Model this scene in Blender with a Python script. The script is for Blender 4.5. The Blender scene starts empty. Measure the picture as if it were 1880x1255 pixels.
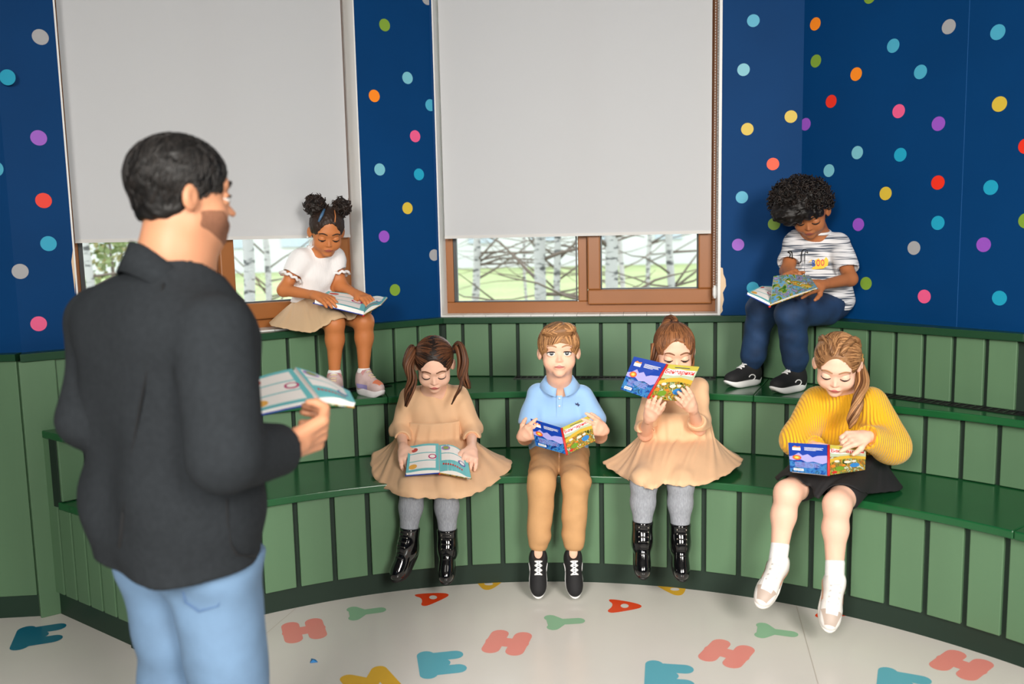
import bpy, bmesh, math, random
import numpy as np
from mathutils import Vector, Matrix
random.seed(7); np.random.seed(7)
scene = bpy.context.scene
COL = scene.collection
# ------------------------------------------------------------------ camera
FPX, CH, PITCH, ROLL = 1620.0, 1.395, math.radians(7.0), math.radians(1.2)
_F = np.array([0, math.cos(PITCH), -math.sin(PITCH)]); _R0 = np.array([1., 0, 0]); _U0 = np.cross(_R0, _F)
_R = math.cos(ROLL)*_R0 - math.sin(ROLL)*_U0; _U = math.sin(ROLL)*_R0 + math.cos(ROLL)*_U0
cam_d = bpy.data.cameras.new('camera'); cam = bpy.data.objects.new('camera', cam_d); COL.objects.link(cam)
cam.matrix_world = Matrix(((_R[0], _U[0], -_F[0], 0), (_R[1], _U[1], -_F[1], 0), (_R[2], _U[2], -_F[2], CH), (0, 0, 0, 1)))
cam_d.sensor_width = 36; cam_d.lens = FPX/1880*36; cam_d.clip_start = .05; cam_d.clip_end = 200
cam_d.dof.use_dof = True; cam_d.dof.focus_distance = 3.55; cam_d.dof.aperture_fstop = 2.4
scene.camera = cam
def at(x, y, Y):            # survey point: the world point seen at photo pixel (x, y) at depth Y
    d = _F + _R*(x-940.)/FPX - _U*(y-627.5)/FPX
    return Vector(d*Y/d[1]) + Vector((0, 0, CH))
def atz(x, y, z):
    d = _F + _R*(x-940.)/FPX - _U*(y-627.5)/FPX
    return Vector(d*(z-CH)/d[2]) + Vector((0, 0, CH))
# ------------------------------------------------------------------ world, lamps, exposure
w = bpy.data.worlds.new('world'); scene.world = w; w.use_nodes = True
bg = w.node_tree.nodes['Background']; bg.inputs[0].default_value = (.93, .97, 1, 1); bg.inputs[1].default_value = 4.2
scene.view_settings.view_transform = 'Standard'; scene.view_settings.look = 'None'
scene.view_settings.gamma = 1; scene.view_settings.use_curve_mapping = False
scene.view_settings.exposure = 0.16
def area(name, loc, tgt, sx, sy, power, col=(1, .95, .88), spread=180):
    l = bpy.data.lights.new(name, 'AREA'); l.shape = 'RECTANGLE'; l.size = sx; l.size_y = sy; l.energy = power; l.color = col; l.spread = math.radians(spread)
    o = bpy.data.objects.new(name, l); COL.objects.link(o); o.location = loc
    o.rotation_euler = (Vector(tgt)-Vector(loc)).to_track_quat('-Z', 'Y').to_euler()
    return o
LAMPS = [(-0.9, 1.2, 4), (1.3, 1.2, 7), (-0.6, -.9, 9), (1.6, -.9, 9)]
for i, (x, y, p) in enumerate(LAMPS):
    area('ceiling_lamp_light', (x, y, 2.93), (x*.95, y+.35, 0), .9, .9, p)
area('added_front_light', (-1.0, -1.5, 2.25), (.55, 3.5, .55), 1.0, 1.3, 48, spread=92)  # added frontal light from the left, its source is out of view
area('added_front_light', (1.5, -1.4, 2.35), (.45, 3.5, .55), 1.0, 1.3, 48, spread=92)  # second added frontal light, from the right behind the camera
# ------------------------------------------------------------------ materials
def lin(c):
    return tuple(((v/255.)/12.92 if v/255. <= .04045 else ((v/255.+.055)/1.055)**2.4) for v in c)
MATS = {}
def mat(name, rgb, rough=.5, bump=0, bscale=200, var=0, vscale=8, spec=.5, metal=0, sss=0, coat=0, stretch=None, trans=0, sheen=0, emit=0):
    """procedural principled material: noise colour variation and noise bump, object coordinates"""
    if name in MATS: return MATS[name]
    m = bpy.data.materials.new(name); m.use_nodes = True; nt = m.node_tree; b = nt.nodes['Principled BSDF']
    c = lin(rgb)+(1,)
    b.inputs['Base Color'].default_value = c; b.inputs['Roughness'].default_value = rough
    b.inputs['Specular IOR Level'].default_value = spec; b.inputs['Metallic'].default_value = metal
    if sss: b.inputs['Subsurface Weight'].default_value = sss; b.inputs['Subsurface Radius'].default_value = (.012, .005, .003); b.inputs['Subsurface Scale'].default_value = 1
    if coat: b.inputs['Coat Weight'].default_value = coat; b.inputs['Coat Roughness'].default_value = .08
    if sheen: b.inputs['Sheen Weight'].default_value = sheen
    if emit: b.inputs['Emission Color'].default_value = c; b.inputs['Emission Strength'].default_value = emit
    tc = nt.nodes.new('ShaderNodeTexCoord'); mp = nt.nodes.new('ShaderNodeMapping'); nt.links.new(tc.outputs['Object'], mp.inputs[0])
    if stretch: mp.inputs['Scale'].default_value = stretch
    if var:
        n = nt.nodes.new('ShaderNodeTexNoise'); n.inputs['Scale'].default_value = vscale; n.inputs['Detail'].default_value = 4
        nt.links.new(mp.outputs[0], n.inputs['Vector'])
        r = nt.nodes.new('ShaderNodeValToRGB'); nt.links.new(n.outputs['Fac'], r.inputs[0])
        r.color_ramp.elements[0].position = .3; r.color_ramp.elements[1].position = .7
        r.color_ramp.elements[0].color = tuple(v*(1-var) for v in c[:3])+(1,)
        r.color_ramp.elements[1].color = tuple(min(1, v*(1+var)) for v in c[:3])+(1,)
        nt.links.new(r.outputs[0], b.inputs['Base Color'])
    if bump:
        n2 = nt.nodes.new('ShaderNodeTexNoise'); n2.inputs['Scale'].default_value = bscale; n2.inputs['Detail'].default_value = 3
        nt.links.new(mp.outputs[0], n2.inputs['Vector'])
        bp = nt.nodes.new('ShaderNodeBump'); bp.inputs['Strength'].default_value = bump; bp.inputs['Distance'].default_value = .004
        nt.links.new(n2.outputs['Fac'], bp.inputs['Height']); nt.links.new(bp.outputs[0], b.inputs['Normal'])
    if trans:
        o = nt.nodes['Material Output']; tr = nt.nodes.new('ShaderNodeBsdfTranslucent'); tr.inputs[0].default_value = c
        mx = nt.nodes.new('ShaderNodeMixShader'); mx.inputs[0].default_value = trans
        nt.links.new(b.outputs[0], mx.inputs[1]); nt.links.new(tr.outputs[0], mx.inputs[2]); nt.links.new(mx.outputs[0], o.inputs[0])
    MATS[name] = m
    return m
def glass_mat():
    if 'glass' in MATS: return MATS['glass']
    m = bpy.data.materials.new('glass'); m.use_nodes = True; nt = m.node_tree; nt.nodes.clear()
    o = nt.nodes.new('ShaderNodeOutputMaterial'); t = nt.nodes.new('ShaderNodeBsdfTransparent'); g = nt.nodes.new('ShaderNodeBsdfGlossy')
    g.inputs['Roughness'].default_value = .02; t.inputs[0].default_value = (.97, .99, .98, 1)
    f = nt.nodes.new('ShaderNodeFresnel'); f.inputs[0].default_value = 1.45; mx = nt.nodes.new('ShaderNodeMixShader')
    nt.links.new(f.outputs[0], mx.inputs[0]); nt.links.new(t.outputs[0], mx.inputs[1]); nt.links.new(g.outputs[0], mx.inputs[2]); nt.links.new(mx.outputs[0], o.inputs[0])
    MATS['glass'] = m; return m
# ------------------------------------------------------------------ object helpers
def link(o, parent=None):
    COL.objects.link(o)
    if parent is not None: o.parent = parent
    return o
def tag(o, label=None, cat=None, group=None, kind=None):
    if label: o['label'] = label
    if cat: o['category'] = cat
    if group: o['group'] = group
    if kind: o['kind'] = kind
    return o
def empty(name, loc=(0, 0, 0)):
    o = bpy.data.objects.new(name, None); o.empty_display_size = .05; COL.objects.link(o); o.location = loc; return o
def mesh(name, verts, faces, m, parent=None, smooth=False):
    me = bpy.data.meshes.new(name)
    v = np.asarray(verts, dtype=np.float32)
    if isinstance(faces, np.ndarray) and faces.ndim == 2:
        me.vertices.add(len(v)); me.vertices.foreach_set('co', v.ravel())
        nf, k = faces.shape; me.loops.add(nf*k); me.polygons.add(nf)
        me.loops.foreach_set('vertex_index', faces.astype(np.int32).ravel())
        me.polygons.foreach_set('loop_start', np.arange(0, nf*k, k, dtype=np.int32))
        me.polygons.foreach_set('loop_total', np.full(nf, k, dtype=np.int32))
        me.update(calc_edges=True)
    else:
        me.from_pydata([tuple(map(float, p)) for p in v], [], [tuple(int(i) for i in f) for f in faces]); me.update()
    if smooth: me.polygons.foreach_set('use_smooth', np.ones(len(me.polygons), dtype=bool))
    if m is not None: me.materials.append(m)
    o = bpy.data.objects.new(name, me)
    # part positions are given in world space; keep them under a parent that may be offset
    link(o, parent)
    if parent is not None: o.matrix_parent_inverse = pinv(parent)
    return o
def pinv(p):
    M = Matrix.Identity(4)
    while p is not None:
        M = p.matrix_parent_inverse @ Matrix.LocRotScale(p.location, p.rotation_euler, p.scale) @ M if False else (Matrix.LocRotScale(p.location, p.rotation_euler, p.scale) @ M)
        if p.parent is not None: M = p.matrix_parent_inverse @ M
        p = p.parent
    return M.inverted()
class MB:
    """collects simple solids into one mesh"""
    def __init__(s): s.v = []; s.f = []
    def add(s, vs, fs):
        k = len(s.v); s.v += [tuple(p) for p in vs]; s.f += [tuple(i+k for i in f) for f in fs]; return s
    def hexa(s, a):           # 8 corners: bottom 4 ccw, top 4
        return s.add(a, [(3, 2, 1, 0), (4, 5, 6, 7), (0, 1, 5, 4), (1, 2, 6, 5), (2, 3, 7, 6), (3, 0, 4, 7)])
    def box(s, x0, x1, y0, y1, z0, z1):
        return s.hexa([(x0, y0, z0), (x1, y0, z0), (x1, y1, z0), (x0, y1, z0), (x0, y0, z1), (x1, y0, z1), (x1, y1, z1), (x0, y1, z1)])
    def slab(s, p, q, n, t0, t1, z0, z1):   # vertical slab along p->q (2D), offset along normal n from t0 to t1
        P = [(p[0]+n[0]*t, p[1]+n[1]*t) for t in (t0, t1)]; Q = [(q[0]+n[0]*t, q[1]+n[1]*t) for t in (t0, t1)]
        b = [P[0], Q[0], Q[1], P[1]]
        return s.hexa([(x, y, z0) for x, y in b]+[(x, y, z1) for x, y in b])
    def prism(s, poly, z0, z1):
        n = len(poly); return s.add([(x, y, z0) for x, y in poly]+[(x, y, z1) for x, y in poly],
            [tuple(range(n-1, -1, -1)), tuple(range(n, 2*n))]+[(i, (i+1) % n, n+(i+1) % n, n+i) for i in range(n)])
    def tube(s, pts, rad, seg=8, cap=True):
        pts = [Vector(p) for p in pts]; n = len(pts)
        rad = rad if isinstance(rad, (list, tuple)) else [rad]*n
        vs = []; up = None
        for i, p in enumerate(pts):
            d = (pts[min(i+1, n-1)]-pts[max(i-1, 0)]).normalized()
            if up is None: up = Vector((0, 0, 1)) if abs(d.z) < .9 else Vector((1, 0, 0))
            a = d.cross(up).normalized(); b = a.cross(d).normalized(); up = b
            for k in range(seg):
                t = 2*math.pi*k/seg; vs.append(p+(a*math.cos(t)+b*math.sin(t))*rad[i])
        fs = [(i*seg+k, i*seg+(k+1) % seg, (i+1)*seg+(k+1) % seg, (i+1)*seg+k) for i in range(n-1) for k in range(seg)]
        if cap: fs += [tuple(range(seg-1, -1, -1)), tuple(range((n-1)*seg, n*seg))]
        return s.add(vs, fs)
    def build(s, name, m, parent=None, smooth=False, bevel=0):
        o = mesh(name, s.v, s.f, m, parent, smooth)
        if bevel:
            md = o.modifiers.new('bevel', 'BEVEL'); md.width = bevel; md.segments = 2; md.limit_method = 'ANGLE'
        return o
def strip(poly_a, poly_b, z0, z1):
    """solid between two polylines of equal length (plan view)"""
    b = MB(); n = len(poly_a); vs = []
    for z in (z0, z1):
        vs += [(x, y, z) for x, y in poly_a]+[(x, y, z) for x, y in poly_b]
    fs = []
    for i in range(n-1):
        a0, a1, b0, b1 = i, i+1, n+i, n+i+1; t = 2*n
        fs += [(a0, a1, b1, b0), (a0+t, b0+t, b1+t, a1+t), (a0, a0+t, a1+t, a1), (b0, b1, b1+t, b0+t)]
    fs += [(0, n, 3*n, 2*n), (n-1, 3*n-1, 4*n-1, 2*n-1)]
    b.add(vs, fs); return b
# ------------------------------------------------------------------ setting
M_blue = mat('blue_wall_paint', (0, 58, 110), .6, bump=.05, bscale=60, var=.05, vscale=3, spec=.12)
M_white = mat('white_paint', (232, 232, 230), .5)
M_ceil = mat('ceiling_paint', (170, 170, 170), .8)
M_floor = mat('floor_vinyl', (222, 218, 212), .22, bump=.02, bscale=40, var=.03, vscale=2, spec=.4)
M_green = mat('green_board_paint', (90, 124, 92), .5, bump=.06, bscale=90, var=.08, vscale=5, stretch=(1, 1, .12))
M_tread = mat('green_seat_paint', (26, 88, 48), .18, bump=.03, bscale=30, var=.1, vscale=4, spec=.5)
M_ledge = mat('dark_green_ledge', (30, 68, 44), .3, var=.06, vscale=4)
M_back = mat('green_backing', (20, 42, 30), .7)
M_kick = mat('dark_green_plinth', (24, 52, 38), .5)
M_brown = mat('brown_window_frame', (150, 92, 44), .4, var=.06, vscale=4)
M_blind = mat('roller_blind_fabric', (206, 208, 211), .8, bump=.03, bscale=300, trans=.12)
C = Vector((.03, 1.455))
N = [Vector(p) for p in ((-1.775, 3.155), (-.33, 4.235), (1.134, 4.015), (1.838, 3.142), (2.75, 2.01))]
W = [Vector(p) for p in ((-1.80, 3.215), (-.355, 4.282), (1.32, 4.036), (2.92, 1.56))]
E0, E1 = Vector((-1.33, 2.90)), Vector((-1.90, 3.312))
ed = (E1-E0).normalized()
def perp(d): return Vector((-d.y, d.x))     # left normal
# floor and ceiling
fl = tag(MB().prism([(-4.2, -3.6), (4.2, -3.6), (4.2, 3.6), (2.4, 4.4), (-1.2, 4.6), (-4.2, 3.6)], -.12, 0).build('floor', M_floor), kind='structure')
cl = tag(MB().box(-4.2, 4.2, -3.6, 4.8, 3.0, 3.1).build('ceiling', M_ceil), kind='structure')
seam = mat('floor_seam', (188, 180, 170), .5)
for a, b in (((480, 1170), (550, 1110.5)), ((1462, 1112), (1502, 1255))):
    p, q = atz(*a, 0), atz(*b, 0); d = (q-p).normalized(); n = Vector((-d.y, d.x, 0))*.0012
    MB().add([p+n+Vector((0, 0, .0006)), p-n+Vector((0, 0, .0006)), q-n+Vector((0, 0, .0006)), q+n+Vector((0, 0, .0006))], [(0, 1, 2, 3)]).build('floor_seam', seam, fl)
# walls with window openings
def wall(name, p, q, openings, thick=.22, z1=3.0, m=None):
    d = (q-p); L = d.length; d = d/L; n = perp(d)     # n points outward when going left->right as seen from inside
    b = MB(); s = 0
    for (a, c, zb, zt) in openings:
        b.slab(p+d*s, p+d*a, n, 0, thick, 0, z1) if a > s else None
        b.slab(p+d*a, p+d*c, n, 0, thick, 0, zb); b.slab(p+d*a, p+d*c, n, 0, thick, zt, z1); s = c
    b.slab(p+d*s, q, n, 0, thick, 0, z1)
    return tag(b.build(name, m or M_blue), kind='structure')
def along(p, q, px, py=500):     # distance along wall p->q of the photo column px
    r = at(px, py, 1.0); r = Vector((r.x, r.y)); d = (q-p)
    # p + d*t = r*s
    t = (p.x*r.y-p.y*r.x)/(d.y*r.x-d.x*r.y); return t*d.length
w1a, w1b = along(W[0], W[1], 137), along(W[0], W[1], 669)
w2a, w2b = along(W[1], W[2], 800)+.004, along(W[1], W[2], 1320)
wl = wall('wall_left', W[0], W[1], [(w1a, w1b, 1.0, 2.72)])
wb = wall('wall_back', W[1], W[2], [(max(.012, w2a), w2b, 1.0, 2.72)])
wr = wall('wall_right', W[2], W[3], [])
ws = wall('wall_side', Vector((-4.2, 3.02)), W[0], [])
wc = MB(); wc.slab(Vector((-4.2, 3.02)), Vector((-4.2, -3.6)), (-1, 0), 0, .2, 0, 3); wc.slab(Vector((2.92, 1.56)), Vector((4.2, .2)), (.73, .69), 0, .2, 0, 3)
wc.slab(Vector((4.2, .2)), Vector((4.2, -3.6)), (1, 0), 0, .2, 0, 3); wc.slab(Vector((-4.2, -3.6)), Vector((4.2, -3.6)), (0, -1), 0, .2, 0, 3)
tag(wc.build('wall_rear', mat('pale_wall', (95, 108, 125), .8)), kind='structure')
# window reveals, frames, glass, sills
def window(idx, p, q, a, c, splits, label):
    d = (q-p).normalized(); n = perp(d); z0, z1 = 1.0, 2.72
    root = tag(empty('window_%d' % idx, (0, 0, 0)), kind='structure')
    rv = MB(); rv.slab(p+d*a, p+d*(a+.006), n, -.002, .2, z0, z1); rv.slab(p+d*(c-.006), p+d*c, n, -.002, .2, z0, z1); rv.slab(p+d*a, p+d*c, n, -.002, .2, z1-.006, z1)
    rv.build('reveal', M_white, root)
    sl = mat('sill_tile', (226, 226, 222), .35)
    k = max(4, int((c-a)/.105)); st = (c-a)/k
    for i in range(k):
        MB().slab(p+d*(a+i*st+.001), p+d*(a+(i+1)*st-.001), n, .0, .13, z0-.004, z0+.006).build('sill_tile', sl, root)
    f0, f1 = .125, .175
    fr = MB(); e = .055
    fr.slab(p+d*a, p+d*c, n, f0, f1, z0+.004, z0+.06); fr.slab(p+d*a, p+d*c, n, f0, f1, z1-.06, z1)
    fr.slab(p+d*a, p+d*(a+.042), n, f0, f1, z0+.06, z1-.06); fr.slab(p+d*(c-.042), p+d*c, n, f0, f1, z0+.06, z1-.06)
    for s_ in splits: fr.slab(p+d*(s_-.022), p+d*(s_+.022), n, f0, f1, z0+.06, z1-.06)
    fr.build('window_frame', M_brown, root, bevel=.004)
    edges = [a]+splits+[c]
    for i in range(len(edges)-1):
        x0, x1 = edges[i]+.025, edges[i+1]-.025
        if (i == 1):      # opening sash: proud, heavier profile
            s2 = MB(); t = .062
            s2.slab(p+d*x0, p+d*x1, n, f0-.03, f1-.01, z0+.045, z0+.045+t+.01); s2.slab(p+d*x0, p+d*x1, n, f0-.03, f1-.01, z1-.05-t, z1-.05)
            s2.slab(p+d*x0, p+d*(x0+t), n, f0-.03, f1-.01, z0+.055+t, z1-.05-t); s2.slab(p+d*(x1-t), p+d*x1, n, f0-.03, f1-.01, z0+.055+t, z1-.05-t)
            s2.build('sash', M_brown, root, bevel=.006)
            g0, g1 = x0+t, x1-t
            gk = MB(); zb = z0+.045+t+.01
            gk.slab(p+d*g0, p+d*g1, n, f0-.005, f0+.02, zb, zb+.006); gk.slab(p+d*g0, p+d*(g0+.006), n, f0-.005, f0+.02, zb, z1-.1); gk.slab(p+d*(g1-.006), p+d*g1, n, f0-.005, f0+.02, zb, z1-.1)
        else:
            g0, g1 = x0+.018, x1-.004; zb = z0+.06
            gk = MB(); gk.slab(p+d*g0, p+d*g1, n, f0+.005, f0+.03, zb, zb+.006); gk.slab(p+d*(g0-.0), p+d*(g0+.016), n, f0+.005, f0+.03, zb, z1-.06); gk.slab(p+d*(g1-.005), p+d*g1, n, f0+.005, f0+.03, zb, z1-.06)
        gk.build('gasket', mat('gasket_grey', (70, 74, 76), .5), root)
        MB().slab(p+d*(g0-.01), p+d*(g1+.01), n, f0+.018, f0+.022, z0+.05, z1-.05).build('pane', glass_mat(), root)
    return root
win1 = window(1, W[0], W[1], w1a, w1b, [along(W[0], W[1], 402)+.015], '')
win2 = window(2, W[1], W[2], max(.012, w2a), w2b, [along(W[1], W[2], 1062)+.012], '')
# roller blinds
def blind(p, q, pxl, pxr, py, label, chain_px=None):
    d = (q-p).normalized(); n = perp(d); a, c = along(p, q, pxl, py), along(p, q, pxr, py)
    pm = p+d*((a+c)/2)+n*.06; zb = at((pxl+pxr)/2, py, 1.0); zb = CH+(zb.z-CH)*pm.y
    root = tag(empty('roller_blind', (pm.x, pm.y, zb)), label, 'blind', 'roller blinds half lowered over the windows')
    MB().slab(p+d*a, p+d*c, n, .055, .057, zb, 2.68).build('fabric', M_blind, root)
    MB().slab(p+d*a, p+d*c, n, .051, .061, zb-.006, zb+.008).build('bottom_bar', mat('blind_bar', (205, 204, 202), .5), root)
    t0, t1 = p+d*(a-.01)+n*.056, p+d*(c+.01)+n*.056
    MB().tube([(t0.x, t0.y, 2.69), (t1.x, t1.y, 2.69)], .02, 12).build('roller_tube', M_white, root)
    if chain_px:
        k = along(p, q, chain_px, 300); ch = MB()
        for o_, dz in ((0, 0), (.012, .006)):
            pp = p+d*(k+o_)+n*.03
            for i in range(int((2.68-1.10)/.012)):
                z = 1.11+i*.012+dz; r = .0022
                ch.add([(pp.x-r, pp.y, z), (pp.x, pp.y-r, z), (pp.x+r, pp.y, z), (pp.x, pp.y+r, z), (pp.x, pp.y, z+.005), (pp.x, pp.y, z-.005)],
                       [(0, 1, 4), (1, 2, 4), (2, 3, 4), (3, 0, 4), (1, 0, 5), (2, 1, 5), (3, 2, 5), (0, 3, 5)])
        c_ = ch.build('bead_chain', mat('bead_chain_white', (225, 225, 222), .4), root)
        pp = p+d*(k+.006)+n*.03
        MB().tube([(pp.x, pp.y, 1.075), (pp.x, pp.y, 1.09), (pp.x, pp.y, 1.12), (pp.x, pp.y, 1.135)], [.006, .011, .011, .005], 10).build('chain_weight', M_white, c_)
    return root
blind(W[0], W[1], 143, 653, 438, 'grey roller blind on the window behind the man in the blazer', 661)
blind(W[1], W[2], 812, 1307, 431, 'grey roller blind on the window above the boy in the blue polo', 1313)
# cable channel on the right reveal
p_, d_ = W[1], (W[2]-W[1]).normalized(); n_ = perp(d_)
k_ = along(W[1], W[2], 1320); MB().slab(p_+d_*(k_-.006), p_+d_*(k_+.006), n_, -.012, .0, 1.0, 2.9).build('trim_1', M_white)['kind'] = 'structure'
# ------------------------------------------------------------------ wall dots
DOTC = {'c': (72, 170, 200), 'l': (120, 190, 205), 't': (20, 160, 195), 'o': (255, 140, 20), 'g': (125, 160, 50), 'y': (215, 185, 60), 'p': (235, 90, 140), 'v': (150, 80, 195), 'r': (235, 45, 20), 'w': (165, 165, 168), 'R': (255, 75, 20)}
def dot(wallo, p, q, px, py, key, r=.0275):
    d = (q-p).normalized(); n = perp(d); s = along(p, q, px, py); c = p+d*s
    z = CH+(at(px, py, 1.0).z-CH)*c.y
    k = 28; vs = []; 
    for t_ in (-.0012, 0.0):
        vs += [(c.x+d.x*r*math.cos(2*math.pi*i/k)+n.x*t_, c.y+d.y*r*math.cos(2*math.pi*i/k)+n.y*t_, z+r*math.sin(2*math.pi*i/k)) for i in range(k)]
    m = mat('dot_'+key, DOTC[key], .5)
    MB().add(vs, [tuple(range(k)), tuple(range(2*k-1, k-1, -1))]+[(i, k+i, k+(i+1) % k, (i+1) % k) for i in range(k)]).build('dot', m, wallo)
for px, py, k in ((74, 68, 'w'), (71, 253, 'v'), (80, 368, 'r'), (89, 447, 't'), (37, 498, 'w'), (71, 594, 'p')): dot(wl, W[0], W[1], px, py, k)
for px, py, k in ((706, 46, 'g'), (748, 143, 'l'), (687, 176, 'o'), (790, 193, 'c'), (762, 250, 'p'), (697, 311, 'l'), (769, 320, 't'), (748, 382, 'y'), (705, 434, 'v'), (725, 532, 'g'), (784, -2, 'w'), (797, 468, 'w')):
    dot(wl, W[0], W[1], px, py, k)
dot(ws, Vector((-4.2, 3.02)), W[0], 14, 142, 't'); dot(ws, Vector((-4.2, 3.02)), W[0], -8, 310, 'c')
for px, py, k in ((1383, 38, 'c'), (1365, 128, 'l'), (1372, 237, 'y'), (1419, 301, 'R'), (1362, 362, 'c'), (1421, 411, 'g'), (1355, 449, 'v'), (1382, 528, 't'), (1452, 214, 'y')): dot(wb, W[1], W[2], px, py, k)
for px, py, k in ((1497, 44, 'o'), (1498, 112, 'g'), (1572, 136, 'o'), (1640, 84, 'c'), (1742, 49, 'w'), (1832, 59, 'c'), (1526, 186, 'r'), (1690, 132, 'c'), (1650, 204, 'p'), (1723, 227, 'v'), (1835, 191, 'y'),
                  (1574, 280, 'l'), (1653, 284, 't'), (1522, 313, 'l'), (1626, 355, 'y'), (1722, 335, 'r'), (1819, 344, 't'), (1722, 409, 't'), (1576, 412, 'v'), (1806, 449, 'v'), (1678, 455, 'w'), (1590, 520, 'g'), (1697, 544, 'p'), (1835, 547, 't'), (1479, 228, 'v'), (1597, -6, 'g'), (1884, 268, 'r'), (1884, 405, 'g')):
    dot(wr, W[2], W[3], px, py, k)
# seam of the wall covering on the right wall
s_ = along(W[2], W[3], 1768, 300); d_ = (W[3]-W[2]).normalized(); n_ = perp(d_)
MB().slab(W[2]+d_*s_, W[2]+d_*(s_+.002), n_, -.0008, 0, 1.0, 3.0).build('wall_seam', mat('blue_seam', (30, 90, 150), .5), wr)
# torn patches of wall covering beside the windows
def patch(wallo, p, q, pts, m):
    d = (q-p).normalized(); n = perp(d); vs = []
    for px, py in pts:
        s = along(p, q, px, py); c = p+d*s; vs.append((c.x-n.x*.001, c.y-n.y*.001, CH+(at(px, py, 1).z-CH)*c.y))
    mesh('torn_patch', vs, [tuple(range(len(vs)))], m, wallo)
M_torn = mat('bare_plaster', (222, 196, 165), .8)
patch(wb, W[1], W[2], [(1322, 490), (1327, 492), (1328, 503), (1332, 512), (1333, 525), (1327, 537), (1329, 550), (1326, 562), (1327, 570), (1322, 577)], M_torn)
patch(wl, W[0], W[1], [(134, 455), (137, 456), (138, 540), (131, 480)], M_torn)
# ------------------------------------------------------------------ tiered bench
bench = tag(empty('tiered_bench', (C.x, 3.4, 0)), 'curved green tiered wooden bench with vertical boards below the windows', 'bench')
def pol(r, deg): a = math.radians(deg); return (C.x+r*math.sin(a), C.y+r*math.cos(a))
def end_angle(r):          # angle where radius r meets the end face plane
    best = None
    for i in range(0, 9000):
        a = -i/100.; x, y = pol(r, a); s = (Vector((x, y))-E0).dot(perp(ed))
        if s > 0 if best is None else False: pass
        if (Vector((x, y))-E0).dot(Vector((ed.y, -ed.x))) < 0 and a < -20: return a
    return -60
A1 = 74.
nrm_in = Vector((ed.y, -ed.x))
def arc(r, a0, a1, k): return [pol(r, a0+(a1-a0)*i/k) for i in range(k+1)]
def eang(r):
    lo, hi = -89., -5.
    g = lambda a: (Vector(pol(r, a))-E0).dot(perp(ed))
    # scan for sign change
    pa = hi; pg = g(hi)
    a = hi
    while a > lo:
        a -= .05; v = g(a)
        if (v > 0) != (pg > 0): return a
        pg = v
    return lo
def tier(rk, rb, rn, z0, z1, gaps, boards_z, rback, seams, name_label):
    """one step: recessed kick/backing ring, boards, seat panels"""
    a0 = eang(rb)
    bk = strip(arc(rb+.017, a0, A1, 90), arc(rb+.05, eang(rb+.05), A1, 90), z0, z1-.02).build('riser', M_back, bench)
    for i in range(len(gaps)-1):
        g0, g1 = gaps[i], gaps[i+1]; h = math.degrees(.009/rb)
        if g1-h <= a0+.3: continue
        g0 = max(g0+h, a0+.1); g1 = g1-h
        p, q = Vector(pol(rb, g0)), Vector(pol(rb, g1)); dd = (q-p).normalized()
        MB().slab(p, q, perp(dd), 0, .017, boards_z[0], boards_z[1]).build('board', M_green, bk, bevel=.003)
    ss = [None]+seams+[A1]
    for i in range(len(ss)-1):
        lo_n = eang(rn) if ss[i] is None else ss[i]+.02; lo_b = eang(rback) if ss[i] is None else ss[i]+.02
        k = max(6, int((ss[i+1]-lo_n)/1.2))
        strip(arc(rn, lo_n, ss[i+1]-.02, k), arc(rback, lo_b, ss[i+1]-.02, k), z1-.028, z1).build('seat_panel', M_tread, bench, bevel=.004)
    return bk
gp1 = [-46, -42, -38, -34, -30, -26.05, -21.95, -18.0]+[-18+58.2*i/15 for i in range(1, 15)]+[40.2, 43.87, 47.58, 51.14, 54.8, 58.5, 62.2, 65.9, 69.6, 73.3]
Z1, Z2, Z3 = .45, .71, 1.0
t1 = tier(1.975, 1.945, 1.915, 0, Z1, gp1, (.085, Z1-.028), 2.41, [-8., 17.5, 52], '')
strip(arc(1.975, eang(1.975), A1, 90), arc(1.99, eang(1.99), A1, 90), 0, .088).build('kick_plate', M_kick, bench)
def ang_of(px, py, r):
    d = at(px, py, 1.0); dx, dy = d.x, d.y; a = dx*dx+dy*dy; b = -2*(dx*C.x+dy*C.y); c = C.length_squared-r*r
    t = (-b+math.sqrt(b*b-4*a*c))/(2*a); return math.degrees(math.atan2(dx*t-C.x, dy*t-C.y))
g2 = [ang_of(x, 800, 2.385) for x in (540.7, 596.8, 653.8, 710.7)]
g2r = [ang_of(x, 850, 2.385) for x in (1632, 1696, 1763.8, 1832)]
k2 = round((g2r[0]-g2[-1])/3.2)
gp2 = [g2[0]-3.2*i for i in range(9, 0, -1)]+g2+[g2[-1]+(g2r[0]-g2[-1])*i/k2 for i in range(1, k2)]+g2r+[g2r[-1]+3.1*i for i in range(1, 8)]
t2 = tier(2.40, 2.385, 2.345, Z1, Z2, gp2, (Z1+.002, Z2-.028), 2.40, [], '') if False else None
# second riser
a0 = eang(2.385)
bk2 = strip(arc(2.402, a0, A1, 90), arc(2.44, eang(2.44), A1, 90), Z1-.02, Z2-.02).build('riser', M_back, bench)
for i in range(len(gp2)-1):
    h = math.degrees(.008/2.385); g0, g1 = max(gp2[i]+h, a0+.1), gp2[i+1]-h
    if g1 <= a0+.4: continue
    p, q = Vector(pol(2.385, g0)), Vector(pol(2.385, g1)); dd = (q-p).normalized()
    MB().slab(p, q, perp(dd), 0, .017, Z1+.003, Z2-.026).build('board', M_green, bk2, bevel=.003)
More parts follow.
